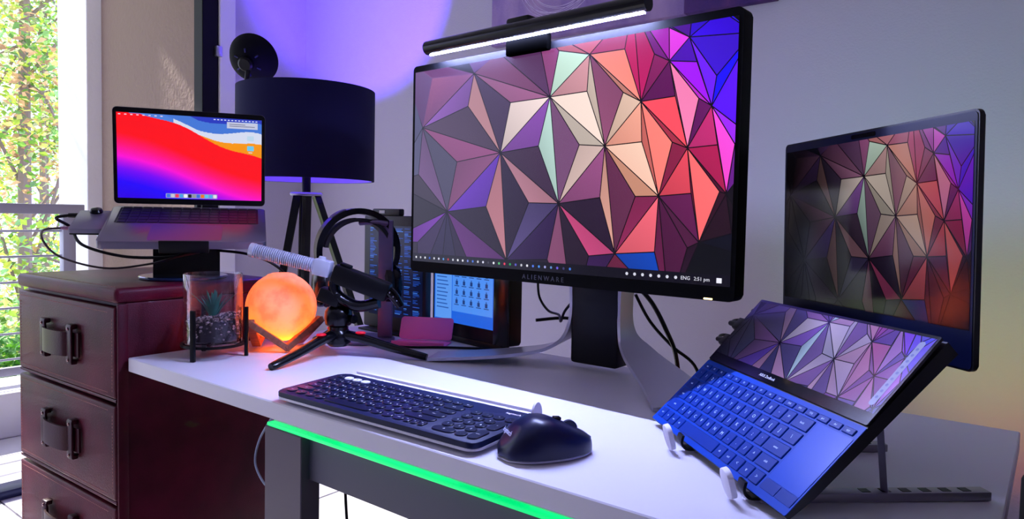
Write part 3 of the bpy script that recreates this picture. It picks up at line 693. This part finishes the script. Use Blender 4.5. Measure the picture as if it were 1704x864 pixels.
# pedestal plate with a round cable hole
pw, z0_, z1_ = .066, .0066, .094
hole = [(.008 + .0085 * math.cos(a), .070 + .0085 * math.sin(a)) for a in [2 * PI * k / 32 for k in range(32)]]
def rim(a):
    dx, dz = math.cos(a), math.sin(a); ts = []
    if dx > 1e-6: ts.append((pw - .008) / dx)
    if dx < -1e-6: ts.append((-pw - .008) / dx)
    if dz > 1e-6: ts.append((z1_ - .070) / dz)
    if dz < -1e-6: ts.append((z0_ - .070) / dz)
    t = min(ts); return (.008 + dx * t, .070 + dz * t)
aa = [2 * PI * k / 32 for k in range(32)]
corner = [(pw, z1_), (-pw, z1_), (-pw, z0_), (pw, z0_)]
aa = sorted(aa + [math.atan2(z - .070, x - .008) % (2 * PI) for x, z in corner])
inn = [(.008 + .0085 * math.cos(a), .070 + .0085 * math.sin(a)) for a in aa]; out = [rim(a) for a in aa]
MB().grid([[(x, -.004, z) for x, z in inn], [(x, -.004, z) for x, z in out], [(x, .004, z) for x, z in out], [(x, .004, z) for x, z in inn], [(x, -.004, z) for x, z in inn]], True, False).done('pedestal', BLK2, st, M=T(.005, .012, 0))
PM = (T(-1.487, .762, STZ) @ RZ(1.016)).inverted() @ MBM
MB().box((-.105, -.185, -.0225), (.105, -.045, -.0165), bev=.002).done('platform', BLK, st, M=PM)
MB().box((-.045, -.2165, -.0225), (.045, -.180, -.0168), bev=.002).done('front_tongue', BLK, st, M=PM)
MB().box((-.045, -.2165, -.0225), (.045, -.2128, .003), bev=.0015).done('front_lip', BLK, st, M=PM)
MB().box((-.060, -.125, -.045), (.070, -.055, -.022), bev=.004).done('hinge_block', BLK, st, M=PM)

hb = thing('usb_hub', 'small grey hub with a black knob plugged in left of the grey laptop', 'hub', MBM @ T(-.1535, -.085, -.004))
MB().prism(rrect(-.058, -.050, 0, .062, .004), -.009, 0, None, .001).done('housing', mat('hub_grey', (120, 114, 132), .4, .5), hb)
MB().prism(rrect(-.0575, -.0495, -.0005, .0615, .004), -.0125, -.0091, None).done('lower_shell', BLK, hb)
MB().lathe([(.0001, 0), (.012, 0), (.0125, .003), (.010, .008), (.005, .0098), (.0001, .0102)], 28, T(-.026, .050, .0)).done('knob', BLK2, hb)
H0 = MBM @ T(-.1535, -.085, -.004)
def hw(x, y, z): return tuple(H0 @ Vector((x, y, z)))
c1 = thing('hub_cable', 'thick black cable looping from the rear plug of the grey hub', 'cable', hw(-.06, .045, -.006))
MB().cyl(hw(-.058, .045, -.006), hw(-.076, .046, -.006), .0052, .0045, seg=12).done('plug', BLK, c1, True)
MB().tube([hw(-.074, .046, -.006), hw(-.098, .044, -.012), (-1.645, .60, .235), (-1.60, .605, .20), (-1.53, .655, .178), (-1.455, .71, .178), (-1.432, .735, .185), (-1.445, .79, .195)], .0032, 8).done('cord', BLK, c1, True)
c2 = thing('hub_cable', 'thin brown black cable looping from the front plug of the grey hub', 'cable', hw(-.06, -.03, -.006))
MB().cyl(hw(-.058, -.030, -.006), hw(-.074, -.030, -.006), .004, .003, seg=12).done('plug', mat('pink_plug', (150, 100, 128), .5), c2, True)
MB().tube([hw(-.072, -.030, -.006), hw(-.105, -.028, -.012), (-1.630, .545, .205), (-1.595, .565, .175), (-1.53, .62, .155), (-1.46, .675, .165), (-1.425, .715, .180), (-1.43, .78, .19)], .0022, 8).done('cord', mat('brown_cord', (52, 36, 44), .5), c2, True)
c3 = thing('power_cable', 'black cable running from the laptop pedestal towards the glowing lamp', 'cable', (-1.40, .84, .19))
MB().tube([(-1.445, .815, .19), (-1.41, .865, .182), (-1.382, .91, .160), (-1.373, .945, .12), (-1.372, .975, .03), (-1.374, .99, -.15), (-1.38, 1.0, -.5), (-1.39, 1.02, -.735)], .003, 8).done('cord', BLK, c3, True)

# ================================================================ GLASS TERRARIUM ON A WIRE STAND
TX, TY = -1.258, .701
sd = thing('plant_stand', 'black three legged stand holding the glass terrarium', 'plant stand', (TX, TY, .0005))
MB().lathe([(.0535, .022), (.0575, .022), (.0575, .027), (.0535, .027), (.0535, .022)], 40).done('ring', BLK, sd)
for a in (-64, 47, 168):
    c, s_ = math.cos(math.radians(a)), math.sin(math.radians(a))
    MB().box((.0565, -.004, 0), (.0635, .004, .094), M=RZ(math.radians(a)), bev=.001).done('leg', BLK, sd)
MB().box((-.055, -.003, .0225), (.055, .003, .0265)).done('cross_bar', BLK, sd, M=RZ(.9))
MB().box((-.055, -.003, .0225), (.055, .003, .0264)).done('cross_bar', BLK, sd, M=RZ(.9 + PI / 2))
m_glass = bpy.data.materials.new('clear_glass'); m_glass.use_nodes = True
_n = m_glass.node_tree; _n.nodes.remove(_n.nodes['Principled BSDF'])
_t = _n.nodes.new('ShaderNodeBsdfTransparent'); _t.inputs[0].default_value = (.93, .93, .96, 1)
_g = _n.nodes.new('ShaderNodeBsdfGlossy'); _g.inputs['Roughness'].default_value = .03
_l = _n.nodes.new('ShaderNodeLayerWeight'); _l.inputs[0].default_value = .5
_p = _n.nodes.new('ShaderNodeMath'); _p.operation = 'POWER'; _p.inputs[1].default_value = 2.2; _n.links.new(_l.outputs['Facing'], _p.inputs[0])
_f = _n.nodes.new('ShaderNodeMath'); _f.operation = 'MULTIPLY_ADD'; _f.inputs[1].default_value = .75; _f.inputs[2].default_value = .04; _n.links.new(_p.outputs[0], _f.inputs[0])
_m = _n.nodes.new('ShaderNodeMixShader')
_n.links.new(_f.outputs[0], _m.inputs[0]); _n.links.new(_t.outputs[0], _m.inputs[1]); _n.links.new(_g.outputs[0], _m.inputs[2])
_n.links.new(_m.outputs[0], _n.nodes['Material Output'].inputs[0])
gv = thing('glass_vase', 'clear glass cylinder filled with gravel and a small plant', 'vase', (TX, TY, .0275))
MB().lathe([(.0001, 0), (.050, 0), (.0525, .003), (.0525, .128), (.0518, .1305), (.0505, .1305), (.0498, .128), (.0498, .007), (.0480, .005), (.0001, .005)], 56).done('glass', m_glass, gv)
rnd = random.Random(3); gb = MB()
base_ico = bmesh.new(); bmesh.ops.create_icosphere(base_ico, subdivisions=1, radius=1)
iv = [v.co.copy() for v in base_ico.verts]; ifc = [[v.index for v in f.verts] for f in base_ico.faces]; base_ico.free()
gp = []
for k in range(1500):
    a = rnd.uniform(0, 2 * PI); r = .0465 * math.sqrt(rnd.random()); top = .050 + .008 * math.sin(a + 1) * r / .046
    z = .0085 + (top - .0085) * (rnd.random() if r > .041 else rnd.uniform(.72, 1)); s_ = rnd.uniform(.0018, .0034)
    g = rnd.choice([(140, 118, 116), (92, 76, 78), (180, 156, 150), (66, 54, 58), (214, 192, 184)])
    P0 = Vector((r * math.cos(a), r * math.sin(a), z)); q = (rnd.uniform(.7, 1.2), rnd.uniform(.7, 1.2), rnd.uniform(.6, 1))
    vv = [P0 + Vector((v.x * q[0], v.y * q[1], v.z * q[2])) * s_ for v in iv]
    for f in ifc: gp.append(([vv[i] for i in f], g))
gr = colmesh('gravel', gp, mat('gravel', (90, 80, 84), .8, attr=0)); gr.location = (TX, TY, .0275)
tag(gr, 'grey brown gravel filling the lower half of the glass vase', 'gravel', kind='stuff')
MB().lathe([(.0001, .0062), (.044, .0062), (.044, .042), (.0001, .046)], 32).done('soil', mat('soil', (46, 38, 42), .95), gr)
pl = thing('succulent', 'small dark teal spiky plant growing in the glass vase', 'plant', (TX, TY, .0275 + .047))
m_suc = mat('teal_leaf', (20, 92, 86), .5, vary=(40, (44, 130, 104)))
rnd = random.Random(11)
for k in range(17):
    a = k * 2.4; sp = .006 + .0135 * (k / 17); h = .052 - .016 * (k / 17) + rnd.uniform(-.004, .004)
    d = Vector((math.cos(a), math.sin(a), 0)); e = d * sp
    MB().tube([d * .003, d * .005 + e * .4 + Vector((0, 0, h * .5)), d * .004 + e * 1.35 + Vector((0, 0, h))], lambda t: (.0048 * (1 - t) ** .6 + .0003, .0018 * (1 - t) + .0002), 6, 4).done('leaf', m_suc, pl)
for a, sgn in ((.66, 1), (.66 + PI, 1)):
    d = Vector((math.cos(a), math.sin(a), 0))
    MB().tube([d * .004, d * .018 + Vector((0, 0, .022)), d * .043 + Vector((0, 0, .046))], lambda t: .0016 * (1 - t) + .0004, 6, 5).done('long_leaf', m_suc, pl)

# ================================================================ MOON LAMP IN WOODEN CRADLE
LX, LY, LZ, LR_ = -1.236, .834, .0850, .0690
m_moon = bpy.data.materials.new('moon_shell'); m_moon.use_nodes = True
nt = m_moon.node_tree; out_n = nt.nodes['Material Output']; nt.nodes.remove(nt.nodes['Principled BSDF'])
df = nt.nodes.new('ShaderNodeBsdfDiffuse'); tr = nt.nodes.new('ShaderNodeBsdfTranslucent'); mx = nt.nodes.new('ShaderNodeMixShader')
nz = nt.nodes.new('ShaderNodeTexNoise'); nz.inputs['Scale'].default_value = 28; nz.inputs['Detail'].default_value = 6
rp = nt.nodes.new('ShaderNodeValToRGB'); rp.color_ramp.elements[0].position = .36; rp.color_ramp.elements[1].position = .55
rp.color_ramp.elements[0].color = lin((226, 164, 146)) + (1,); rp.color_ramp.elements[1].color = lin((246, 196, 176)) + (1,)
tcn = nt.nodes.new('ShaderNodeTexCoord'); bp = nt.nodes.new('ShaderNodeBump'); bp.inputs['Strength'].default_value = .35; bp.inputs['Distance'].default_value = .003
nt.links.new(tcn.outputs['Object'], nz.inputs['Vector']); nt.links.new(nz.outputs['Fac'], rp.inputs[0]); nt.links.new(nz.outputs['Fac'], bp.inputs['Height'])
nt.links.new(rp.outputs[0], df.inputs[0]); nt.links.new(rp.outputs[0], tr.inputs[0]); nt.links.new(bp.outputs[0], df.inputs['Normal'])
mx.inputs[0].default_value = .5
nt.links.new(df.outputs[0], mx.inputs[1]); nt.links.new(tr.outputs[0], mx.inputs[2]); nt.links.new(mx.outputs[0], out_n.inputs[0])
ml_ = thing('moon_lamp', 'glowing orange moon shaped globe lamp beside the terrarium', 'lamp', (LX, LY, LZ - LR_))
prof = []
for k in range(25):
    a = -PI / 2 + (PI / 2 + 1.12) * k / 24; prof.append((LR_ * math.cos(a), LR_ + LR_ * math.sin(a)))
zt = prof[-1][1]; rt = prof[-1][0]
prof += [(rt - .0015, zt + .0015), (rt - .004, zt + .0035), (rt * .6, zt + .0060), (.0001, zt + .0070)]
MB().lathe(prof, 56).done('globe', m_moon, ml_, smooth=60)
pt = bpy.data.lights.new('moon_led', 'POINT'); pt.energy = .95; pt.color = (1.0, .26, .012); pt.shadow_soft_size = .010
po = bpy.data.objects.new('moon_led', pt); COL.objects.link(po); po.parent = ml_; po.location = (0, 0, .022)
wd = thing('wooden_cradle', 'zigzag brown wooden cradle under the glowing globe lamp', 'stand', (LX, LY, .0005))
m_wood = mat('walnut_wood', (150, 92, 66), .5, vary=(18, (112, 62, 44), (1, 1, 6)), bump=(60, .2, .001))
for k in range(3):
    tf = math.radians(-22 + 120 * k)
    for sg in (-1, 1):
        tn = tf + sg * PI / 3
        p0 = Vector((.050 * math.cos(tf), .050 * math.sin(tf), .009)); p1 = Vector((.078 * math.cos(tn), .078 * math.sin(tn), .060 + (.0015 if sg > 0 else 0)))
        d = p1 - p0; q = d.to_track_quat('Z', 'X').to_matrix().to_4x4()
        MB().box((-.006, -.0085, -.004), (.006, .0085, d.length + .002), bev=.0012).done('bar', m_wood, wd, M=T(p0) @ (q @ RZ(0)))

# ================================================================ MINI TRIPOD, CAMERA GRIP, MICROPHONE
TC = Vector((-1.098, .868, 0))
tp = thing('mini_tripod', 'black mini tripod with red buttons standing before the headphones', 'tripod', tuple(TC + Vector((0, 0, .0005))))
for ft in ((-1.073, .703), (-.937, .949), (-1.245, .925)):
    e = Vector((ft[0], ft[1], .006)); d = (e - TC); d.z = 0; dn = d.normalized()
    P = [TC + dn * .014 + Vector((0, 0, .040)), TC + dn * .045 + Vector((0, 0, .036)), TC + dn * (d.length * .62) + Vector((0, 0, .020)), e]
    MB().tube(P, lambda t: (.0150 - .0055 * t - (.003 if t > .97 else 0), .0105 - .0040 * t), 12, 6).done('leg', BLK2, tp, True)
    MB().lathe([(.0001, 0), (.0075, 0), (.0088, .0015), (.0070, .0035), (.0001, .004)], 20, T(TC + dn * .046 + Vector((0, 0, .0445))) @ RZ(math.atan2(dn.y, dn.x)), sx=1.2).done('red_button', mat('red_button', (210, 20, 40), .35, emit=((230, 10, 40), .35)), tp, True)
MB().lathe([(.0001, .018), (.017, .018), (.0235, .024), (.0250, .036), (.0225, .046), (.0190, .050), (.0190, .056), (.0245, .060), (.0270, .072), (.0255, .086), (.0200, .094), (.0150, .097), (.0150, .106), (.0001, .106)], 36).done('ball_head', BLK2, tp)
MB().lathe([(.0001, .0), (.0075, .0), (.0085, .003), (.0085, .011), (.0001, .012)], 20, T(.024, .010, .072) @ RY(PI / 2)).done('lock_knob', BLK, tp)
ga = Vector((-1.095, .856, .163)); gb_ = Vector((-.995, .930, .120)); gd = (gb_ - ga).normalized()
GM = T(ga) @ gd.to_track_quat('X', 'Z').to_matrix().to_4x4()
gp_ = thing('camera_grip', 'black camera rig body clamped on the mini tripod behind the silver microphone', 'camera rig', GM)
MB().box((-.002, -.017, -.020), (.112, .017, .017), bev=.006).done('body', BLK, gp_)
MB().tube([(.098, 0, .004), (.122, 0, -.004), (.142, 0, -.019)], lambda t: (.014 - .004 * t, .012 - .004 * t), 14, 6).done('nose', BLK2, gp_)
for k in range(4): MB().ball((.105 + k * .009, -.012 + .001 * k, .006 - k * .005), .0022, seg=8).done('button', mat('chrome', (210, 210, 225), .15, 1), gp_)
MB().tube([(.004, 0, -.016), (.018, 0, -.040), (.062, 0, -.047), (.100, 0, -.026)], lambda t: (.016, .011), 14, 6).done('handle', BLK2, gp_)
MB().box((-.014, -.016, -.062), (.030, .016, -.034), bev=.005).done('clamp', BLK, gp_)
MB().box((.006, -.009, .0165), (.028, .009, .0225), bev=.002).done('cold_shoe', BLK, gp_)
ma = Vector((-1.224, .757, .203)); mb_ = Vector((-1.103, .8495, .168)); md = (mb_ - ma)
MICM = T(ma) @ md.to_track_quat('Z', 'X').to_matrix().to_4x4(); LNM = md.length
mi = thing('shotgun_microphone', 'silver ribbed microphone pointing left above the glowing globe', 'microphone', MICM)
m_mic = mat('silver_mic', (204, 206, 222), .32, .35)
pr = [(.0001, .006), (.0095, .006), (.0105, .0), (.0135, .0), (.0140, .002), (.0140, .009), (.0122, .010)]
z = .0115
while z < LNM - .034:
    pr += [(.0092, z), (.0134, z + .0003), (.0134, z + .0021), (.0092, z + .0024)]; z += .0040
pr += [(.0122, z), (.0132, z + .001), (.0132, z + .004), (.0100, z + .006), (.0001, z + .006)]
MB().lathe(pr, 32).done('ribbed_tube', m_mic, mi, smooth=30)
MB().lathe([(.0001, .0015), (.0096, .0015), (.0096, .0055), (.0001, .0058)], 24).done('front_grille', mat('dark_grille', (40, 40, 52), .6), mi)
MB().box((-.0155, -.0145, LNM - .029), (.0155, .0145, LNM + .003), bev=.002).done('mount_block', m_mic, mi)
MB().cyl((-.003, -.0142, LNM - .012), (-.003, -.0185, LNM - .012), .0042, seg=18).done('screw', mat('chrome', (210, 210, 225), .15, 1), mi)
MB().cyl((.0150, 0, LNM - .018), (.0205, 0, LNM - .018), .0075, .0065, seg=20).done('thumb_nut', m_mic, mi)

# ================================================================ HEADPHONES ON A STAND
HS = Vector((-1.184, 1.006, 0))
hs = thing('headphone_stand', 'slim purple grey stand with a round base behind the mini tripod', 'headphone stand', tuple(HS + Vector((0, 0, .0005))))
m_hs = mat('lilac_grey_metal', (112, 100, 140), .35, .5)
MB().lathe([(.0001, 0), (.064, 0), (.0655, .0015), (.0655, .0045), (.064, .006), (.0001, .006)], 56).done('base', m_hs, hs)
MB().box((-.016, -.004, .006), (.016, .004, .262), bev=.002).done('column', m_hs, hs, M=T(.028, .034, 0) @ RZ(.55))
MB().tube([(.028, .034, .255), (.016, .012, .258), (-.008, -.008, .2555)], lambda t: (.017, .006), 12).done('cradle', m_hs, hs)
HPM = T(HS + Vector((-.010, -.012, .195))) @ RZ(.66 + .45)
hp = thing('headphones', 'black over ear headphones hanging on the purple grey stand', 'headphones', HPM)
def band(rx, rz, w, th, a0, a1, name, m, zc=0, n=36):
    rows = []
    for k in range(n + 1):
        a = a0 + (a1 - a0) * k / n; c, s_ = math.cos(a), math.sin(a)
        f = .6 + .4 * math.sin(PI * k / n)
        o_, i_ = (rx + th, rz + th), (rx, rz)
        rows.append([(o_[0] * c, -w * f, zc + o_[1] * s_), (o_[0] * c, w * f, zc + o_[1] * s_), (i_[0] * c, w * f, zc + i_[1] * s_), (i_[0] * c, -w * f, zc + i_[1] * s_)])
    return MB().grid(rows).done(name, m, hp, smooth=40)
band(.078, .080, .023, .0125, -.35, PI + .35, 'headband', BLK2)
band(.0905, .0925, .018, .002, PI * .60, PI * .72, 'silver_cap', mat('lilac_grey_metal', (112, 100, 140), .35, .5))
band(.066, .064, .026, .0075, .12, PI - .12, 'inner_pad', mat('soft_pad', (20, 17, 24), .7))
for s_ in (-1, 1):
    MB().box((s_ * .080 - .004, -.008, -.070), (s_ * .080 + .004, .008, -.015), bev=.002).done('slider', m_hs if s_ < 0 else BLK, hp)
    CM = T(s_ * .078, 0, -.075) @ RY(s_ * PI / 2)
    MB().lathe([(.0001, .016), (.022, .016), (.032, .012), (.036, .004), (.036, -.004), (.0001, -.004)], 40, CM, sx=1.2).done('ear_cup', BLK2, hp)
    MB().lathe([(.016, -.004), (.034, -.004), (.0375, -.011), (.034, -.020), (.024, -.0225), (.016, -.017), (.016, -.004)], 40, CM, sx=1.2).done('ear_cushion', mat('soft_pad', (20, 17, 24), .7), hp)

# ================================================================ TRIPOD FLOOR LAMP
FX, FY = -1.652, 1.192
fl = thing('tripod_lamp', 'navy drum shade lamp on black tripod legs left of the monitor', 'lamp', (FX, FY, FZ))
m_shade = mat('navy_shade_fabric', (9, 6, 66), .9, bump=(700, .3, .001)); m_shin = mat('shade_lining', (150, 140, 190), .7)
z0s, z1s, rs_ = .365 - FZ, .612 - FZ, .1845
MB().lathe([(rs_ - .006, z0s), (rs_, z0s), (rs_, z1s), (rs_ - .006, z1s)], 72).done('shade', m_shade, fl, smooth=30)
MB().lathe([(rs_ - .006, z1s - .0005), (rs_ - .007, z1s - .001), (rs_ - .007, z0s + .001), (rs_ - .006, z0s + .0005)], 72).done('shade_lining', m_shin, fl, smooth=30)
for a in range(3):
    MB().cyl((.012 * math.cos(a * 2.094), .012 * math.sin(a * 2.094), z0s + .05), ((rs_ - .007) * math.cos(a * 2.094), (rs_ - .007) * math.sin(a * 2.094), z0s + .035), .0018, seg=8).done('spoke', SILV, fl)
MB().cyl((0, 0, .329 - FZ), (0, 0, z0s + .06), .012, seg=20).done('neck', BLK, fl)
MB().ball((0, 0, z0s + .105), .030, (1, 1, 1.25), 20).done('bulb', mat('violet_bulb', (120, 90, 255), .5, emit=((112, 70, 255), 75)), fl)
MB().lathe([(.0001, .322 - FZ), (.042, .322 - FZ), (.044, .327 - FZ), (.042, .331 - FZ), (.0001, .331 - FZ)], 32).done('top_plate', SILV, fl)
for lx, ly in ((.308, .239), (-.016, -.240), (-.297, .187)):
    d = Vector((lx, ly, 0)).normalized()
    MB().tube([(d.x * .028, d.y * .028, .322 - FZ), (lx, ly, 0)], lambda t: (.0165, .0125), 4, smooth=False).done('leg', BLK2, fl)
MB().tube([(.0, -.016, .325 - FZ), (.02, -.03, .25 - FZ), (.035, -.045, .12 - FZ), (.05, -.04, -.10 - FZ), (.06, -.03, .02)], .0022, 8).done('cord', BLK, fl)

# ================================================================ FLOOR SPOTLIGHT behind the drum lamp
DP = Vector((-1.855, 1.150, .712))
aim = Vector((-2.45, YB, 1.30)); dd = (aim - DP).normalized()
DM = T(DP) @ dd.to_track_quat('-Z', 'Y').to_matrix().to_4x4()
cs = thing('spotlight', 'round black dish spotlight seen from behind above the drum lamp shade', 'lamp', T(-1.965, 1.045, FZ))
DL = T(-1.965, 1.045, FZ).inverted() @ DM
q_ = .072 / .103
MB().lathe([(r * q_, z * q_) for r, z in [(.022, .052), (.030, .050), (.062, .036), (.088, .012), (.101, -.018), (.103, -.022), (.100, -.022), (.086, .008), (.060, .032), (.022, .046), (.022, .052)]], 56).done('dish', mat('matte_dish', (7, 6, 16), .75, spec=.15), cs, smooth=40, M=DL)
MB().lathe([(.0001, .052), (.016, .052), (.021, .047), (.022, .038), (.020, .033), (.0001, .032)], 28).done('rear_cap', BLK, cs, M=DL)
for k in range(6):
    MB().box((-.002, .024, .030), (.002, .040, .0345), M=RZ(k * PI / 3) @ T(0, 0, -.003) , bev=.0006).done('vent', mat('vent_blue', (24, 22, 90), .3), cs, M=DL)
MB().ball((0, 0, .014), .015, (1, 1, 1), 18).done('bulb', mat('blue_violet_bulb', (90, 60, 255), .5, emit=((96, 50, 255), 6)), cs, M=DL)
SB = Vector((-1.965, 1.045, FZ))
MB().tube([tuple(DP - dd * .028), (DP.x + .022, DP.y - .03, .64), (DP.x - .01, DP.y - .045, .50), (SB.x + .02, SB.y + .015, .36), (SB.x, SB.y, .2), (SB.x, SB.y, -.3), (SB.x, SB.y, FZ + .02)], .007, 10).done('pole', BLK, cs, True)
MB().lathe([(.0001, 0), (.075, 0), (.075, .012), (.02, .022), (.0001, .022)], 36).done('base', BLK, cs)
spd = bpy.data.lights.new('violet_spot', 'SPOT'); spd.energy = 190; spd.color = (.11, .038, 1.0); spd.spot_size = .95; spd.spot_blend = .4; spd.shadow_soft_size = .012
spo = bpy.data.objects.new('violet_spot', spd); COL.objects.link(spo); spo.parent = cs; spo.matrix_basis = DL @ T(0, 0, -.020)

# ================================================================ SMALL SCREENS BEHIND THE MONITOR
d1 = thing('portrait_screen', 'upright dark screen full of blue code lines left of the monitor', 'screen', T(-1.332, 1.128, .0005) @ RZ(-.06))
MB().box((0, 0, .004), (.225, .018, .272), bev=.004).done('housing', mat('dark_grey_plastic', (34, 32, 42), .5), d1)
MB().box((.030, .001, .272), (.130, .017, .288), bev=.003).done('camera_cover', mat('dark_grey_plastic', (34, 32, 42), .5), d1)
MB().box((.058, -.0004, .277), (.078, .002, .284)).done('sticker', mat('white_sticker', (225, 225, 230), .6), d1)
MB().box((.02, -.03, 0), (.20, .05, .0045), bev=.001).done('foot', BLK, d1)
rnd = random.Random(21); cp = [rect(.022, .036, .216, .248, (3, 10, 48), -.0006)]
for col_ in range(6):
    x0 = .026 + col_ * .0315; z = .243
    while z > .045:
        if rnd.random() < .82:
            L = rnd.uniform(.3, .95) * .028
            cp.append(rect(x0, z - .0014, x0 + L, z, rnd.choice([(40, 100, 220), (26, 70, 170), (70, 140, 250), (30, 84, 200)]), -.0010))
        z -= .0033 if rnd.random() < .9 else .009
tag(colmesh('display', cp, mat('screen_code', (3, 4, 9), .3, attr=.9), d1), kind='stuff')
d2 = thing('small_monitor', 'thick black cased screen showing a blue file window below the monitor', 'screen', T(-1.118, 1.150, .0005) @ RZ(-.17))
MB().prism(rrect(0, .012, .262, .205, .008), 0, .030, RX(PI / 2) @ Matrix.Diagonal((1, 1, -1, 1)), .002).done('housing', BLK, d2)
MB().box((.215, -.006, .012), (.262, -.0005, .204), bev=.002).done('side_grip', BLK2, d2)
MB().box((.03, -.004, 0), (.24, .018, .0125), bev=.002).done('foot', BLK, d2)
fp = [rect(.006, .040, .212, .200, (28, 100, 226), -.0006), rect(.010, .046, .070, .190, (92, 156, 246), -.0009), rect(.072, .066, .208, .190, (78, 146, 246), -.0009)]
for k in range(14):
    fp.append(rect(.016, .180 - k * .0085, .016 + rnd.uniform(.028, .045), .1825 - k * .0085, (44, 92, 178), -.0012))
for r in range(6):
    for c in range(5):
        x = .080 + c * .025; z = .166 - r * .0205
        if z < .07: continue
        fp.append(rect(x + .004, z, x + .012, z + .0085, (30, 62, 128), -.0012)); fp.append(rect(x + .006, z + .0085, x + .010, z + .0125, (50, 96, 180), -.0012))
        fp.append(rect(x, z - .0034, x + .016, z - .0016, (34, 66, 130), -.0012))
tag(colmesh('display', fp, mat('screen_file', (3, 4, 9), .25, attr=.95), d2), kind='stuff')

pk = thing('pink_holder', 'pink metal phone holder lying open in front of the small screens', 'phone holder', T(-1.116, 1.032, .0005) @ RZ(.50))
m_pk = mat('pink_metal', (255, 118, 208), .4)
MB().prism(rrect(0, 0, .118, .050, .007), 0, .0025, T(0, .030, .004) @ RX(1.15), .0006).done('back_plate', m_pk, pk)
MB().prism(rrect(0, -.030, .118, .032, .006), 0, .0028, None, .0006).done('base_plate', m_pk, pk)
MB().box((.002, -.030, .0028), (.116, -.027, .010), bev=.001).done('front_lip', m_pk, pk)

# ================================================================ LOOSE CABLES
def cable(label, pts, r=.0026, m=BLK, name='cable'):
    c = thing(name, label, 'cable', pts[0]); MB().tube(pts, r, 8).done('cord', m, c, True); return c
cable('black cable lying across the desk between tripod and pink holder', [(-1.19, 1.00, .0032), (-1.12, .985, .0032), (-1.05, 1.005, .0032), (-1.00, 1.05, .0032), (-.95, 1.085, .0032), (-.90, 1.12, .0032), (-.86, 1.155, .0032)])
cable('black cable hanging in a shallow curve between the small screen and the monitor column', [(-.865, 1.20, .058), (-.82, 1.25, .062), (-.78, 1.25, .050), (-.72, 1.20, .045), (-.66, 1.16, .05)], .0035)
cable('thin black cable drooping below the monitor left of its column', [(-.855, 1.19, .15), (-.85, 1.19, .11), (-.82, 1.18, .085), (-.78, 1.16, .082), (-.755, 1.13, .075), (-.735, 1.115, .10), (-.70, 1.11, .135)], .0026)
cable('thick black cable falling behind the desk right of the monitor column', [(-.60, 1.135, .16), (-.575, 1.155, .125), (-.555, 1.175, .075), (-.545, 1.20, .02), (-.545, 1.22, -.08), (-.55, 1.24, -.3)], .0042)
cable('thinner black cable arching down behind the desk right of the monitor column', [(-.598, 1.135, .14), (-.58, 1.16, .09), (-.55, 1.19, .045), (-.51, 1.21, .005), (-.50, 1.22, -.08), (-.50, 1.24, -.3)], .003)
cable('pale cable hanging under the left end of the desk', [(-.985, .66, -.028), (-1.00, .66, -.055), (-1.03, .655, -.10), (-1.035, .65, -.14), (-1.00, .645, -.165), (-.965, .64, -.16)], .0018, mat('pale_cord', (150, 160, 190), .5))
cable('black wire hanging behind the front leg under the desk', [(-.842, .68, -.122), (-.84, .682, -.18), (-.83, .685, -.30), (-.82, .69, -.52), (-.81, .70, -.735)], .0022)

# ================================================================ RIGHT END: PC TOWER BEHIND THE DESK, BLACK SPEAKER
pc = thing('computer_tower', 'black computer tower with green and orange lights behind the right end of the desk', 'computer', (-.13, 1.50, FZ))
MB().box((-.26, 1.27, FZ + .015), (-.015, 1.72, -.36), bev=.006).done('case', BLK, pc, True)
for x in (-.24, -.06):
    for y in (1.29, 1.66): MB().box((x, y, FZ), (x + .03, y + .03, FZ + .016)).done('foot', BLK, pc, True)
MB().box((-.25, 1.285, -.36), (-.025, 1.36, -.352), bev=.002).done('green_light', mat('pc_green', (10, 230, 60), .4, emit=((10, 235, 40), 5)), pc, True)
MB().box((-.25, 1.365, -.36), (-.025, 1.385, -.351), bev=.002).done('blue_light', mat('pc_blue', (60, 90, 230), .4, emit=((60, 90, 240), 3)), pc, True)
MB().box((-.25, 1.39, -.36), (-.025, 1.70, -.354), bev=.002).done('top_grille', mat('pc_orange', (235, 90, 40), .5, emit=((255, 92, 30), 4)), pc, True)
for nm, e_, c_, p_, a_ in (('green_wash', 13.0, (.10, 1.0, .22), (-.13, 1.30, -.335), (-.16, YB, .22)), ('orange_wash', 6.5, (1.0, .28, .06), (-.06, 1.45, -.335), (-.02, YB, -.08))):
    ld = bpy.data.lights.new(nm, 'SPOT'); ld.energy = e_; ld.color = c_; ld.spot_size = 1.3; ld.spot_blend = 1; ld.shadow_soft_size = .05
    lo = bpy.data.objects.new(nm, ld); COL.objects.link(lo); lo.parent = pc
    lo.matrix_basis = chain(pc).inverted() @ T(p_) @ (Vector(a_) - Vector(p_)).to_track_quat('-Z', 'Y').to_matrix().to_4x4()
sp = thing('floor_speaker', 'tall black box standing past the right end of the desk', 'speaker', T(-.017, .70, FZ) @ RZ(-.22))
MB().box((0, 0, .004), (.19, .22, .815), bev=.004).done('cabinet', BLK, sp)
MB().box((.012, -.008, .05), (.178, .0, .79), bev=.003).done('front_grille', mat('speaker_cloth', (12, 12, 14), .9), sp)
